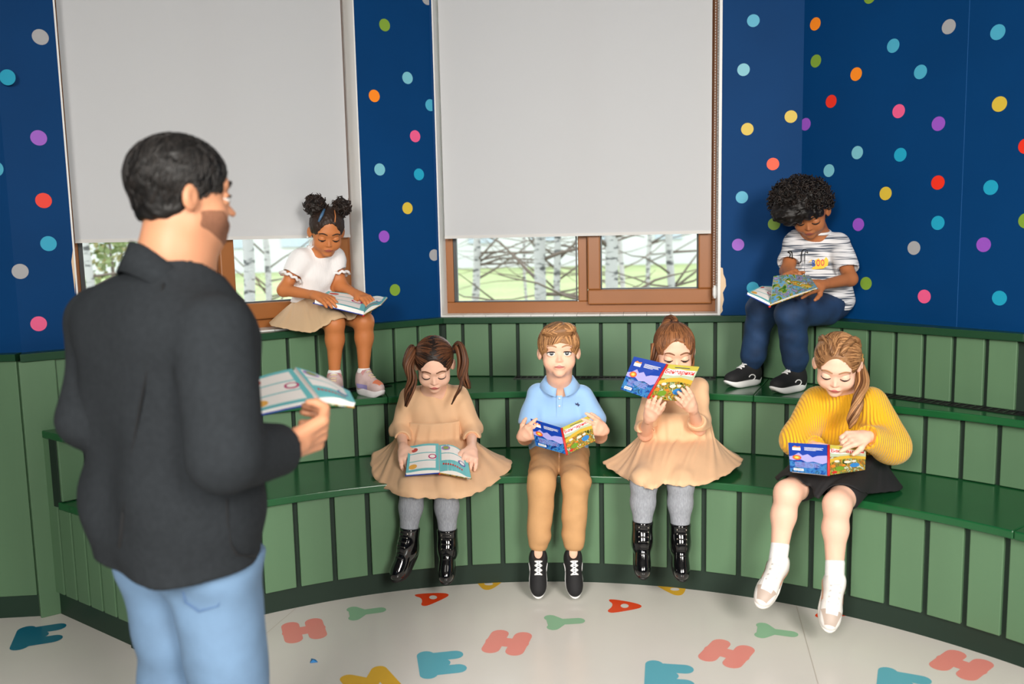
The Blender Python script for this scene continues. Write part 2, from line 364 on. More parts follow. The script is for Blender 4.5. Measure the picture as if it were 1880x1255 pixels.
# second tread: from arc to the polygonal riser below the windows
def ray_poly(a):         # distance from C along angle a to the polyline N (offset back a little)
    dx, dy = math.sin(math.radians(a)), math.cos(math.radians(a)); best = 9
    for i in range(len(N)-1):
        p, q = N[i], N[i+1]; e = q-p; den = dx*e.y-dy*e.x
        if abs(den) < 1e-9: continue
        t = ((p.x-C.x)*e.y-(p.y-C.y)*e.x)/den; u = ((p.x-C.x)*dy-(p.y-C.y)*dx)/den
        if t > 0 and -.001 <= u <= 1.001: best = min(best, t)
    return best
sm2 = [ang_of(1383, 723, 2.345)]
a0 = eang(2.345)
cuts = [a0, -14.0, sm2[0], 56.]
a_end = 62.
cuts[-1] = a_end
for i in range(len(cuts)-1):
    lo, hi = cuts[i]+(.02 if i else 0), cuts[i+1]-.02; k = int((hi-lo)/1.0)+2
    A = [lo+(hi-lo)*j/k for j in range(k+1)]
    inner = [pol(2.345, a) for a in A]; outer = [pol(min(ray_poly(a), 3.6)+.04, a) for a in A]
    if i == 0: outer[0] = tuple(E1+ed*.02)
    strip(inner, outer, Z2-.028, Z2).build('seat_panel', M_tread, bench, bevel=.004)
# third riser and ledge under windows
bk3 = MB()
for i in range(len(N)-1):
    d = (N[i+1]-N[i]).normalized(); bk3.slab(N[i]-d*(.05 if i else -.03), N[i+1]+d*.05, perp(d), .04, .055, Z2-.03, Z3-.02)
bk3 = bk3.build('riser', M_back, bench)
def seg_boards(p, q, gs):
    d = (q-p).normalized(); n = perp(d)
    for a, b in zip(gs[:-1], gs[1:]):
        MB().slab(p+d*(a+.008), p+d*(b-.008), n, .023, .04, Z2+.003, Z3-.028).build('board', M_green, bk3, bevel=.003)
L = [(N[i+1]-N[i]).length for i in range(4)]
gl = [along(N[0], N[1], x, 660) for x in (480.4, 533.6, 586.8, 636.8, 685.7, 729.4, 774)]; gl = [gl[0]-.135*i for i in range(8, 0, -1) if gl[0]-.135*i > .02]+gl+[L[0]-.0]
seg_boards(N[0], N[1], [.03]+[g for g in gl if g > .06])
gc = [along(N[1], N[2], x, 650) for x in (848.6, 899, 949.8, 1000, 1053, 1103, 1155, 1207.7, 1260, 1313.7, 1366.7)]
seg_boards(N[1], N[2], [.0]+gc+[L[1]])
gr = [along(N[2], N[3], x, 660) for x in (1488, 1538, 1588.7, 1637.4, 1690, 1745, 1805, 1866)]
gr = [g for g in gr if g > .03]; seg_boards(N[2], N[3], [.0]+[g for g in gr if g < L[2]+.01])
seg_boards(N[3], N[4], [.02+.15*i for i in range(8)])
front = N; back = []
for i, p in enumerate(N):
    back.append(p)
# ledge top: polygon between nosing N and the walls W (+ into window recess a bit)
def offs(p, q, t): d = (q-p).normalized(); n = perp(d); return p+n*t, q+n*t
ledge = [(N[0], N[1], W[0], W[1]), (N[1], N[2], W[1], W[2]), (N[2], N[3], W[2], None), (N[3], N[4], None, W[3])]
wm = W[2]+(W[3]-W[2]).normalized()*((N[3]-W[2]).dot((W[3]-W[2]).normalized()))
for a, b, c, d in ledge:
    c = c if c is not None else wm; d = d if d is not None else wm
    MB().prism([tuple(a), tuple(b), tuple(d), tuple(c)], Z3-.03, Z3-.0005).build('ledge', M_ledge, bench, bevel=.003)
# end face of the bench at the left
M_end = M_green
n_in = perp(ed)*-1 if (Vector((0, 3.6))-E0).dot(perp(ed)*-1) > 0 else perp(ed)   # towards the bench body
def s_at(r):   # distance along the end face where a ring of radius r crosses it
    return (Vector(pol(r, eang(r)))-E0).dot(ed)
s2 = s_at(2.385); s3 = (E1-E0).length
ef = MB(); ef.slab(E0, E0+ed*s2, n_in, .017, .04, .0, Z1-.02); ef.slab(E0+ed*s2, E1, n_in, .017, .04, 0, Z2-.02)
ef = ef.build('end_face', M_back, bench)
s = 0.0; i = 0
while s < s3-.03:
    e = min(s+.088, s3); top = Z1-.028 if (s+e)/2 < s2 else Z2-.028
    MB().slab(E0+ed*(s+.006), E0+ed*(e-.006), n_in, 0, .017, .088, top).build('board', M_end, ef, bevel=.003); s = e
MB().slab(E0, E1, n_in, .01, .03, 0, .09).build('kick_plate', M_kick, bench)
# wainscot of the side wall, left of the bench
M_wain = M_green
a_, b_ = Vector((-4.2, 3.02)), W[0]; d_ = (b_-a_).normalized(); n_ = perp(d_); LL = (b_-a_).length
wn = MB().slab(a_, b_, n_, -.02, .0, 0, .98).build('wainscot', M_back, ws)
s = LL
while s > LL-2.0:
    MB().slab(a_+d_*(s-.145), a_+d_*(s-.006), n_, -.037, -.02, .085, .975).build('board', M_green, wn, bevel=.003); s -= .15
MB().slab(a_, b_, n_, -.055, .0, .975, 1.0).build('cap', M_ledge, wn)
MB().slab(a_, b_+d_*.02, n_, -.03, 0, 0, .085).build('kick_plate', M_kick, wn)
MB().slab(W[0]-(W[1]-W[0]).normalized()*.02, W[0]+(W[1]-W[0]).normalized()*.10, perp((W[1]-W[0]).normalized()), -.05, .0, 0, .97).build('corner_post', M_green, wn, bevel=.003)
# ventilation grates let into the back of the middle seat
M_grate = mat('black_grate', (16, 17, 18), .4)
def grate(p, q, t0, t1, label):
    d = (q-p); Lg = d.length; d /= Lg; n = perp(d)
    c = p+d*Lg/2
    g = tag(empty('vent_grate', (c.x, c.y, Z2)), label, 'vent', 'black ventilation grates in the middle seat')
    f = MB(); f.slab(p, q, n, t0, t0+.006, Z2-.001, Z2+.004); f.slab(p, q, n, t1-.006, t1, Z2-.001, Z2+.004); f.build('rim', M_grate, g)
    MB().slab(p, q, n, t0, t1, Z2-.0005, Z2+.0006).build('well', mat('grate_dark', (5, 5, 6), .8), g)
    k = int(Lg/.028)
    for i in range(k):
        MB().slab(p+d*(i*Lg/k), p+d*(i*Lg/k+.008), n, t0+.006, t1-.006, Z2, Z2+.0035).build('bar', M_grate, g)
d_ = (N[2]-N[1]).normalized(); grate(N[1]+d_*along(N[1], N[2], 945, 690), N[1]+d_*along(N[1], N[2], 1152, 690), -.045, .02, 'black vent grate on the middle seat behind the boy in the blue polo')
d_ = (N[2]-N[1]).normalized(); grate(N[1]+d_*along(N[1], N[2], 1245, 690), N[1]+d_*along(N[1], N[2], 1313, 690), -.045, .02, 'short black vent grate behind the girl hidden by her raised book')
d_ = (N[1]-N[0]).normalized(); grate(N[0]+d_*along(N[0], N[1], 572, 715), N[0]+d_*along(N[0], N[1], 710, 700), -.05, .02, 'black vent grate under the shoes of the girl on the window ledge')
d_ = (N[3]-N[2]).normalized(); grate(N[2]+d_*along(N[2], N[3], 1612, 715), N[2]+d_*along(N[2], N[3], 1742, 735), -.05, .02, 'black vent grate on the middle seat behind the girl in yellow')
d_ = (N[3]-N[2]).normalized(); grate(N[2]+d_*(along(N[2], N[3], 1742, 735)+.004), N[2]+d_*(L[2]+.1), -.05, .02, 'rightmost black vent grate on the middle seat')
# ------------------------------------------------------------------ floor letters
LET = {  # rounded letter outlines as thick strokes in unit square, holes optional
 'A': dict(poly=[(0, .0), (.16, -.02), (.34, .12), (.62, .1), (.86, -.02), (1, .06), (.98, .22), (.68, .78), (.5, 1), (.3, .95), (.12, .55)], hole=(.46, .48, .15)),
 'Y': dict(strokes=[[(.5, .6), (.2, .85)], [(.5, .6), (.8, .85)], [(.5, .55), (.5, .1)], [(.32, .8), (.68, .8)]], w=.2),
 'H': dict(strokes=[[(.22, .12), (.22, .88)], [(.78, .12), (.78, .88)], [(.2, .5), (.8, .5)]], w=.235),
 'M': dict(strokes=[[(.15, .05), (.15, .9)], [(.15, .9), (.5, .45)], [(.5, .45), (.85, .9)], [(.85, .9), (.85, .05)]], w=.19),
 'E': dict(strokes=[[(.18, .06), (.18, .94)], [(.22, .82), (.82, .82)], [(.2, .5), (.5, .5)], [(.22, .18), (.82, .18)], [(.3,.2),(.3,.8)]], w=.215),
}
def letter(ch, px, py, size, rot, rgb, flip=False):
    c = atz(px, py, 0); L_ = LET[ch]; root_v = []; mb = MB(); zz = .0008
    ca, sa = math.cos(math.radians(rot)), math.sin(math.radians(rot))
    def T(u, v, dz=0): x, y = (u-.5)*size*(-1 if flip else 1), (v-.5)*size; return (c.x+x*ca-y*sa, c.y+x*sa+y*ca, zz+dz)
    if 'strokes' in L_:
        for j, st in enumerate(L_['strokes']):
            wd = L_['w']; (x0, y0), (x1, y1) = st; l = math.hypot(x1-x0, y1-y0); ux, uy = (x1-x0)/l, (y1-y0)/l; pts = []
            for k in range(10): t = math.pi*(k/9)+math.pi/2; pts.append((x0+wd*(math.cos(t)*ux-math.sin(t)*uy)*.9, y0+wd*(math.cos(t)*uy+math.sin(t)*ux)*.9))
            for k in range(10): t = math.pi*(k/9)-math.pi/2; pts.append((x1+wd*(math.cos(t)*ux-math.sin(t)*uy)*.9, y1+wd*(math.cos(t)*uy+math.sin(t)*ux)*.9))
            mb.add([T(u, v, j*.0001) for u, v in pts], [tuple(range(20))])
    else:
        P = L_['poly']; sm = P
        for _ in range(2):
            nn = []
            for i in range(len(sm)):
                a, b = sm[i], sm[(i+1) % len(sm)]; nn += [(a[0]*.75+b[0]*.25, a[1]*.75+b[1]*.25), (a[0]*.25+b[0]*.75, a[1]*.25+b[1]*.75)]
            sm = nn
        hx, hy, hr = L_['hole']; K = len(sm)
        ring = [(hx+hr*math.cos(math.atan2(v-hy, u-hx)), hy+hr*.8*math.sin(math.atan2(v-hy, u-hx))) for u, v in sm]
        mb.add([T(u, v) for u, v in sm]+[T(u, v) for u, v in ring], [(i, (i+1) % K, K+(i+1) % K, K+i) for i in range(K)])
    o = mb.build('floor_letter', mat('letter_%d_%d_%d' % rgb, rgb, .25), fl)
    return o
CO, GR, PK, BL, YE, TE = (235, 70, 25), (150, 195, 160), (238, 148, 138), (100, 178, 196), (228, 178, 50), (15, 110, 140)
letter('A', 797, 1097, .125, -70, CO); letter('A', 1148, 1113, .125, -100, CO); letter('A', 895, 1072, .12, 170, YE); letter('A', 1237, 1082, .12, 180, YE); letter('A', 1530, 1124, .125, -110, CO)
letter('Y', 672, 1123, .13, 105, GR); letter('Y', 1036, 1141, .13, 95, GR); letter('Y', 1424, 1160, .13, 70, GR)
letter('H', 558, 1157, .15, 20, PK); letter('H', 931, 1179, .15, -15, PK); letter('H', 1334, 1199, .15, -35, PK); letter('H', 1765, 1220, .15, -50, PK)
letter('E', 811, 1217, .15, 10, BL); letter('E', 1229, 1240, .15, -10, BL); letter('M', 680, 1252, .15, 30, YE); letter('E', 72, 1166, .16, 20, TE); letter('E', 1660, 1256, .15, -25, BL)
M_scrap = mat('blue_paper_scrap', (40, 130, 200), .5)
c = atz(576, 1214, 0)
sc_ = mesh('paper_scrap', [(c.x-.01, c.y-.012, .0015), (c.x+.016, c.y-.008, .0015), (c.x+.006, c.y+.006, .004), (c.x-.012, c.y+.02, .002), (c.x-.002, c.y-.004, .009)], [(0, 1, 4), (1, 2, 4), (2, 3, 4), (3, 0, 4), (3, 2, 1, 0)], M_scrap)
tag(sc_, 'tiny blue paper scrap on the white floor near the man', 'paper')
# unseen lamps on stands behind the camera, added to light the bench frontally
for x, y, z, lb in ((-1.0, -1.5, 2.25, 'added front lamp on a stand, unseen at the rear left of the room'), (1.5, -1.4, 2.35, 'added front lamp on a stand, unseen at the rear right of the room')):
    o = tag(empty('added_front_lamp', (x, y, 0)), lb, 'lamp', 'added front lamps'); ms = mat('lamp_black', (20, 20, 20), .6)
    dv = (Vector((.2, 3.6, .7))-Vector((x, y, z))).normalized(); b_ = Vector((x, y, z))-dv*.03; rt = dv.cross(Vector((0, 0, 1))).normalized(); up_ = rt.cross(dv)
    c8 = [b_+rt*sx*.52+up_*sz*.67 for sx, sz in ((-1, -1), (1, -1), (1, 1), (-1, 1))]; c8b = [b_-dv*.3+rt*sx*.12+up_*sz*.12 for sx, sz in ((-1, -1), (1, -1), (1, 1), (-1, 1))]
    MB().hexa([tuple(v) for v in c8+c8b]).build('hood', ms, o)
    q = b_-dv*.32; MB().tube([tuple(q), (q.x, q.y, .35), (q.x, q.y, .02)], .015, 8).build('stand', ms, o)
    for a in (0, 2.1, 4.2): MB().tube([(q.x, q.y, .4), (q.x+.35*math.cos(a), q.y+.35*math.sin(a), .01)], .01, 6).build('leg', ms, o)
# ceiling lamp housings
for (x, y, p), lb in zip(LAMPS, ('nearer the left window', 'nearer the right corner', 'behind the man on the left', 'behind the viewer on the right')):
    o = tag(empty('ceiling_lamp', (x, y, 2.97)), 'square flat ceiling lamp panel '+lb, 'lamp', 'ceiling lamp panels')
    hb = MB(); hb.box(x-.48, x+.48, y-.48, y-.45, 2.94, 2.995); hb.box(x-.48, x+.48, y+.45, y+.48, 2.94, 2.995); hb.box(x-.48, x-.45, y-.45, y+.45, 2.94, 2.995); hb.box(x+.45, x+.48, y-.45, y+.45, 2.94, 2.995)
    hb.build('frame', M_white, o); MB().box(x-.45, x+.45, y-.45, y+.45, 2.95, 2.96).build('diffuser', M_white, o)
# ------------------------------------------------------------------ outdoors
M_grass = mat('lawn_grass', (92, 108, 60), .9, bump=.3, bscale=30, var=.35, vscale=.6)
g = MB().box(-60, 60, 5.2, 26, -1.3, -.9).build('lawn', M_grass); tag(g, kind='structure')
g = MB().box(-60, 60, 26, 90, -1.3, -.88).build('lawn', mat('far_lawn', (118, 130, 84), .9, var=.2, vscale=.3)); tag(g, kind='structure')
g = MB().box(-60, 60, 19.5, 22.5, -.9, -.885).build('path', mat('path_gravel', (205, 190, 170), .9)); tag(g, kind='structure')
M_birch = mat('birch_bark', (226, 224, 218), .8, bump=.3, bscale=20, var=.0)
def bark():
    m = bpy.data.materials.new('birch_bark_marked'); m.use_nodes = True; nt = m.node_tree; b = nt.nodes['Principled BSDF']; b.inputs['Roughness'].default_value = .85
    tc = nt.nodes.new('ShaderNodeTexCoord'); mp = nt.nodes.new('ShaderNodeMapping'); mp.inputs['Scale'].default_value = (3, 3, 9); nt.links.new(tc.outputs['Object'], mp.inputs[0])
    n = nt.nodes.new('ShaderNodeTexNoise'); n.inputs['Scale'].default_value = 1.6; n.inputs['Detail'].default_value = 6; nt.links.new(mp.outputs[0], n.inputs['Vector'])
    r = nt.nodes.new('ShaderNodeValToRGB'); nt.links.new(n.outputs['Fac'], r.inputs[0]); e = r.color_ramp.elements
    e[0].position = .38; e[0].color = (.05, .05, .05, 1); e[1].position = .47; e[1].color = (.30, .295, .29, 1); nt.links.new(r.outputs[0], b.inputs['Base Color'])
    return m
M_bark = bark(); M_twig = mat('twig_brown', (92, 80, 72), .9)
def tree(px, Y, wpx, label, seed):
    rnd = random.Random(seed); b = at(px, 500, Y); r0 = wpx/2/FPX*Y
    root = tag(empty('birch_tree', (b.x, b.y, -.9)), label, 'tree', 'birch trees on the lawn outside')
    lean = rnd.uniform(-.04, .04); pts = [(b.x+lean*z+.05*math.sin(z*1.3+seed), b.y, -.9+z) for z in (0, .5, 1.2, 2, 3, 4.5, 6, 8)]
    MB().tube(pts, [r0*1.25, r0, r0*.95, r0*.9, r0*.82, r0*.7, r0*.5, r0*.2], 10).build('trunk', M_bark, root, True)
    for k in range(18):
        z = rnd.uniform(.8, 4.2); s = rnd.choice((-1, 1)); p = Vector((b.x+lean*z, b.y, -.9+z)); q = [p]
        d = Vector((s*rnd.uniform(.5, 1), rnd.uniform(-.4, .4), rnd.uniform(-.1, .8))).normalized()
        for j in range(5):
            d = (d+Vector((rnd.uniform(-.3, .3), rnd.uniform(-.3, .3), rnd.uniform(-.35, .3)))).normalized(); q.append(q[-1]+d*rnd.uniform(.25, .5)*(Y/14))
        MB().tube(q, [r0*.32, r0*.26, r0*.2, r0*.14, r0*.1, r0*.05], 5).build('branch', M_twig, root, True)
for i, (px, Y, wp, lb) in enumerate(((1000, 14, 24, 'thick birch trunk seen through the middle window above the polo boy'), (1027, 17, 14, 'slender birch just right of the thick trunk outside the middle window'), (872, 20, 15, 'pale birch near the left side of the middle window'), (1113, 13, 26, 'birch at the left edge of the right sash pane'), (1141, 21, 10, 'thin birch inside the left part of the sash pane'), (1237, 16, 15, 'birch in the right part of the sash pane'), (966, 24, 6, 'very thin far tree left of the thick birch'), (1192, 26, 9, 'far grey tree in the middle of the sash pane'), (453, 10, 22, 'birch trunk outside just right of the man in the blazer'), (489, 20, 12, 'far birch outside between the man and the girl on the ledge'), (166, 13, 17, 'birch trunk outside left of the man in the blazer'))):
    tree(px, Y, wp, lb, i+3)
hz = MB()
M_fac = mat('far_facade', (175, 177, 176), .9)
o = tag(empty('far_building', (5, 60, -.9)), 'long pale building far beyond the lawn', 'building')
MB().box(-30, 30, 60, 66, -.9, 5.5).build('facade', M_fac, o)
for i in range(14):
    MB().box(-28+i*4.2, -26.2+i*4.2, 59.9, 60, .8, 2.6).build('window', mat('far_window', (150, 160, 170), .3), o)
for i, (px, Y, cc) in enumerate(((205, 16, (92, 104, 60)), (225, 18, (120, 115, 75)))):
    b = at(px, 500, Y); rnd = random.Random(i); root = tag(empty('garden_bush', (b.x, b.y, -.9)), ('leafy bush outside beside the man\'s left shoulder', 'yellowish bush outside behind the man\'s neck')[i], 'bush')
    f = MB()
    for k in range(500):
        p = Vector((rnd.gauss(0, .5), rnd.gauss(0, .4), rnd.uniform(0, 2.6)))+Vector((b.x, b.y, -.9)); a = Vector((rnd.uniform(-1, 1), rnd.uniform(-1, 1), rnd.uniform(-1, 1))).normalized()*.09; c2 = a.orthogonal().normalized()*.05
        f.add([p-a, p+c2, p+a, p-c2], [(0, 1, 2, 3)])
    f.build('foliage', mat('bush_leaf_%d' % i, cc, .8), root)
    MB().tube([(b.x, b.y, -.9), (b.x+.05, b.y, .3), (b.x, b.y, 1.4)], [.05, .04, .02], 6).build('stem', M_twig, root)
# ------------------------------------------------------------------ implicit-surface modelling (smooth unions of limbs, then one mesh)
def V(*a): return np.array(a[0] if len(a) == 1 else a, dtype=np.float64)
def cap(a, b, ra, rb=None, k=.02, op='u', flat=None):
    return dict(t='c', a=V(a), b=V(b), ra=ra, rb=ra if rb is None else rb, k=k, op=op)
def ell(c, r, R=None, k=.02, op='u'):
    return dict(t='e', c=V(c), r=V(r), R=np.eye(3) if R is None else np.asarray(R), k=k, op=op)
def plane(n, d, k=.004):        # keep the side n.p < d
    return dict(t='p', n=V(n), d=d, k=k, op='i')
def pd(p, X):
    if p['t'] == 'c':
        a, b = p['a'], p['b']; ab = b-a; l2 = ab@ab+1e-12
        t = np.clip(((X-a)@ab)/l2, 0, 1)
        return np.linalg.norm(X-a-t[..., None]*ab, axis=-1)-(p['ra']+(p['rb']-p['ra'])*t)
    if p['t'] == 'e':
        q = (X-p['c'])@p['R']; k0 = np.linalg.norm(q/p['r'], axis=-1); k1 = np.linalg.norm(q/p['r']**2, axis=-1)+1e-9
        return k0*(k0-1)/k1
    return X@p['n']-p['d']
def comb(d, e, p):
    k = p['k']
    if p['op'] == 'u':
        h = np.clip(.5+.5*(d-e)/k, 0, 1); return d+(e-d)*h-k*h*(1-h)
    if p['op'] == 's':
        e = -e; h = np.clip(.5-.5*(d-e)/k, 0, 1); return d+(e-d)*h+k*h*(1-h)
    h = np.clip(.5-.5*(d-e)/k, 0, 1); return d+(e-d)*h+k*h*(1-h)
def ev(prims, X):
    d = np.full(X.shape[:-1], .3)
    for p in prims: d = comb(d, pd(p, X), p)
    return d
def bbox(p):
    if p['t'] == 'c': r = max(p['ra'], p['rb']); return np.minimum(p['a'], p['b'])-r, np.maximum(p['a'], p['b'])+r
    e = np.sqrt(((p['R']*p['r'])**2).sum(1)); return p['c']-e, p['c']+e
def waves(X, amp, freq, seed, dirv=None):
    """smooth cloth folds: a few sine fields with bent phases"""
    r = np.random.RandomState(seed); o = np.zeros(X.shape[:-1])
    for i in range(5):
        d = r.normal(size=3) if dirv is None else np.asarray(dirv)+r.normal(size=3)*.35
        d /= np.linalg.norm(d); e = r.normal(size=3); e /= np.linalg.norm(e)
        o += np.sin((X@d)*freq*r.uniform(.7, 1.4)+2.2*np.sin((X@e)*freq*.45+r.uniform(0, 6))+r.uniform(0, 6))
    return o*amp/2.5
def surf(prims, h, disp=None, margin=.015):
    us = [p for p in prims if p['op'] == 'u']
    lo = np.min([bbox(p)[0] for p in us], 0)-margin; hi = np.max([bbox(p)[1] for p in us], 0)+margin
    n = np.ceil((hi-lo)/h).astype(int)+1
    D = np.full(tuple(n), .3, dtype=np.float32)
    ax = [lo[i]+h*np.arange(n[i]) for i in range(3)]
    for p in prims:
        if p['t'] == 'p': i0 = np.zeros(3, int); i1 = n
        else:
            a, b = bbox(p); pad = p['k']+2*h+(.0 if p['op'] == 's' else 0)
            i0 = np.clip(np.floor((a-pad-lo)/h).astype(int), 0, n); i1 = np.clip(np.ceil((b+pad-lo)/h).astype(int)+1, 0, n)
        if np.any(i1 <= i0): continue
        sl = tuple(slice(i0[i], i1[i]) for i in range(3))
        X = np.stack(np.meshgrid(*[ax[i][i0[i]:i1[i]] for i in range(3)], indexing='ij'), -1)
        D[sl] = comb(D[sl], pd(p, X), p)
    if disp is not None:
        idx = np.argwhere(np.abs(D) < .03); X = lo+idx*h
        D[idx[:, 0], idx[:, 1], idx[:, 2]] -= disp(X)
    # surface nets
    S = D < 0
    c8 = [S[i:n[0]-1+i, j:n[1]-1+j, k:n[2]-1+k] for i in (0, 1) for j in (0, 1) for k in (0, 1)]
    sm = np.zeros(tuple(n-1), dtype=np.uint8)
    for c in c8: sm += c
    act = (sm > 0) & (sm < 8); cells = np.argwhere(act); vid = np.full(tuple(n-1), -1, dtype=np.int32); vid[act] = np.arange(len(cells))
    acc = np.zeros((len(cells), 3)); cnt = np.zeros(len(cells))
    cor = [(i, j, k) for i in (0, 1) for j in (0, 1) for k in (0, 1)]
    val = {c: D[cells[:, 0]+c[0], cells[:, 1]+c[1], cells[:, 2]+c[2]].astype(np.float64) for c in cor}
    for a in cor:
        for x in range(3):
            if a[x]: continue
            b = list(a); b[x] = 1; b = tuple(b); va, vb = val[a], val[b]; m = (va < 0) != (vb < 0)
            t = va/(va-vb+1e-12); pt = np.tile(V(a), (len(cells), 1)); pt[:, x] += t
            acc[m] += pt[m]; cnt[m] += 1
    verts = lo+(cells+acc/np.maximum(cnt, 1)[:, None])*h
    quads = []
    for x in range(3):
        y, z = (x+1) % 3, (x+2) % 3
        s0 = [slice(None)]*3; s1 = [slice(None)]*3; s0[x] = slice(0, -1); s1[x] = slice(1, None)
        A, B = S[tuple(s0)], S[tuple(s1)]
        e = np.argwhere(A != B); e = e[(e[:, y] > 0) & (e[:, z] > 0) & (e[:, y] < n[y]-1) & (e[:, z] < n[z]-1)]
        ins = A[e[:, 0], e[:, 1], e[:, 2]]
        def at_(dy, dz): q = e.copy(); q[:, y] -= dy; q[:, z] -= dz; return vid[q[:, 0], q[:, 1], q[:, 2]]
        q = np.stack([at_(1, 1), at_(0, 1), at_(0, 0), at_(1, 0)], 1)
        q[~ins] = q[~ins][:, ::-1]; quads.append(q)
    return verts, np.concatenate(quads)
def sdf_obj(name, prims, h, m, parent, disp=None, label=None):
    v, f = surf(prims, h, disp); o = mesh(name, v, f, m, parent, True)
    if label: o['label'] = label
    return o
def snap(prims, P, d, it=40, off=0.0, lim=.15):
    """slide points P along direction d on to the surface"""
    P = np.array(P, float); d = np.asarray(d, float); d = d/np.linalg.norm(d, axis=-1, keepdims=True); tr = np.zeros(len(P))
    for _ in range(it):
        s = np.clip(ev(prims, P)-off, -.02, .03)*.8; s = np.where(np.abs(tr+s) > lim, 0, s); tr += s; P = P+s[:, None]*d
    return P
CAMP = np.array([0, 0, CH])
def rsnap(prims, pix, Y, off=.0015, lim=.5):
    """points of a garment met by the sight lines through photo pixels"""
    P = np.array([tuple(at(x, y, Y)) for x, y in pix]); return snap(prims, P, P-CAMP, off=off, lim=lim)
def grad(prims, P, e=.002):
    g = np.stack([ev(prims, P+V(np.eye(3)[i])*e)-ev(prims, P-V(np.eye(3)[i])*e) for i in range(3)], -1)
    return g/(np.linalg.norm(g, axis=-1, keepdims=True)+1e-9)
def rotm(yaw=0, pitch=0, roll=0):
    """head frame: local x = image right, -y = face direction, z = up; yaw>0 turns the face to image right, pitch>0 looks down"""
    y, p, r = map(math.radians, (yaw, pitch, roll))
    Ry = np.array([[math.cos(y), -math.sin(y), 0], [math.sin(y), math.cos(y), 0], [0, 0, 1]])
    Rp = np.array([[1, 0, 0], [0, math.cos(p), -math.sin(p)], [0, math.sin(p), math.cos(p)]])
    Rr = np.array([[math.cos(r), 0, math.sin(r)], [0, 1, 0], [-math.sin(r), 0, math.cos(r)]])
    return Ry@Rp@Rr
class Head:
    def __init__(s, c, h, yaw=0, pitch=0, roll=0): s.c = V(c); s.h = h; s.R = rotm(yaw, pitch, roll)
    def w(s, *p): return s.c+s.R@(V(*p)*s.h)
    def ws(s, P): return s.c+(np.asarray(P, float)*s.h)@s.R.T
    def e(s, c, r, k=.02, op='u', tilt=None): return ell(s.w(*c), V(*r)*s.h, s.R if tilt is None else s.R@tilt, k*s.h, op)
    def cp(s, a, b, ra, rb=None, k=.02, op='u'): return cap(s.w(*a), s.w(*b), ra*s.h, (ra if rb is None else rb)*s.h, k*s.h, op)
    def prims(s, adult=False, noears=False):
        e, c = s.e, s.cp
        P = [e((0, .06, .13), (.355, .425, .365)), e((0, -.10, -.15), (.298, .27, .33), .1)]
        if adult: P += [e((0, -.14, -.36), (.21, .2, .13), .1), c((-.2, 0, -.3), (.2, 0, -.3), .1, k=.1)]
        P += [e((0, -.27, -.405), (.10, .085, .08), .08), e((.16, -.21, -.2), (.125, .12, .125), .08), e((-.16, -.21, -.2), (.125, .12, .125), .08),
              e((0, -.30, .09), (.24, .08, .08), .06)]
        for x in (-1, 1):
            P += [e((x*.142, -.415, -.045), (.096, .075, .056), .035, 's')]
        P += [c((0, -.33, -.03), (0, -.398 if not adult else -.44, -.165), .02, .034, .04), e((.036, -.365, -.178), (.028, .035, .025), .025), e((-.036, -.365, -.178), (.028, .035, .025), .025),
              e((0, -.345, -.285), (.10, .05, .055), .05)]
        if not noears:
            for x in (-1, 1):
                P += [e((x*.365, .05, -.06), (.04, .085, .12), .02, tilt=rotm(x*-25)), e((x*.405, .015, -.05), (.025, .045, .065), .015, 's')]
        P += [c((0, .08, -.30), (0, .10, -.46), .2, .19, .08)]
        return P
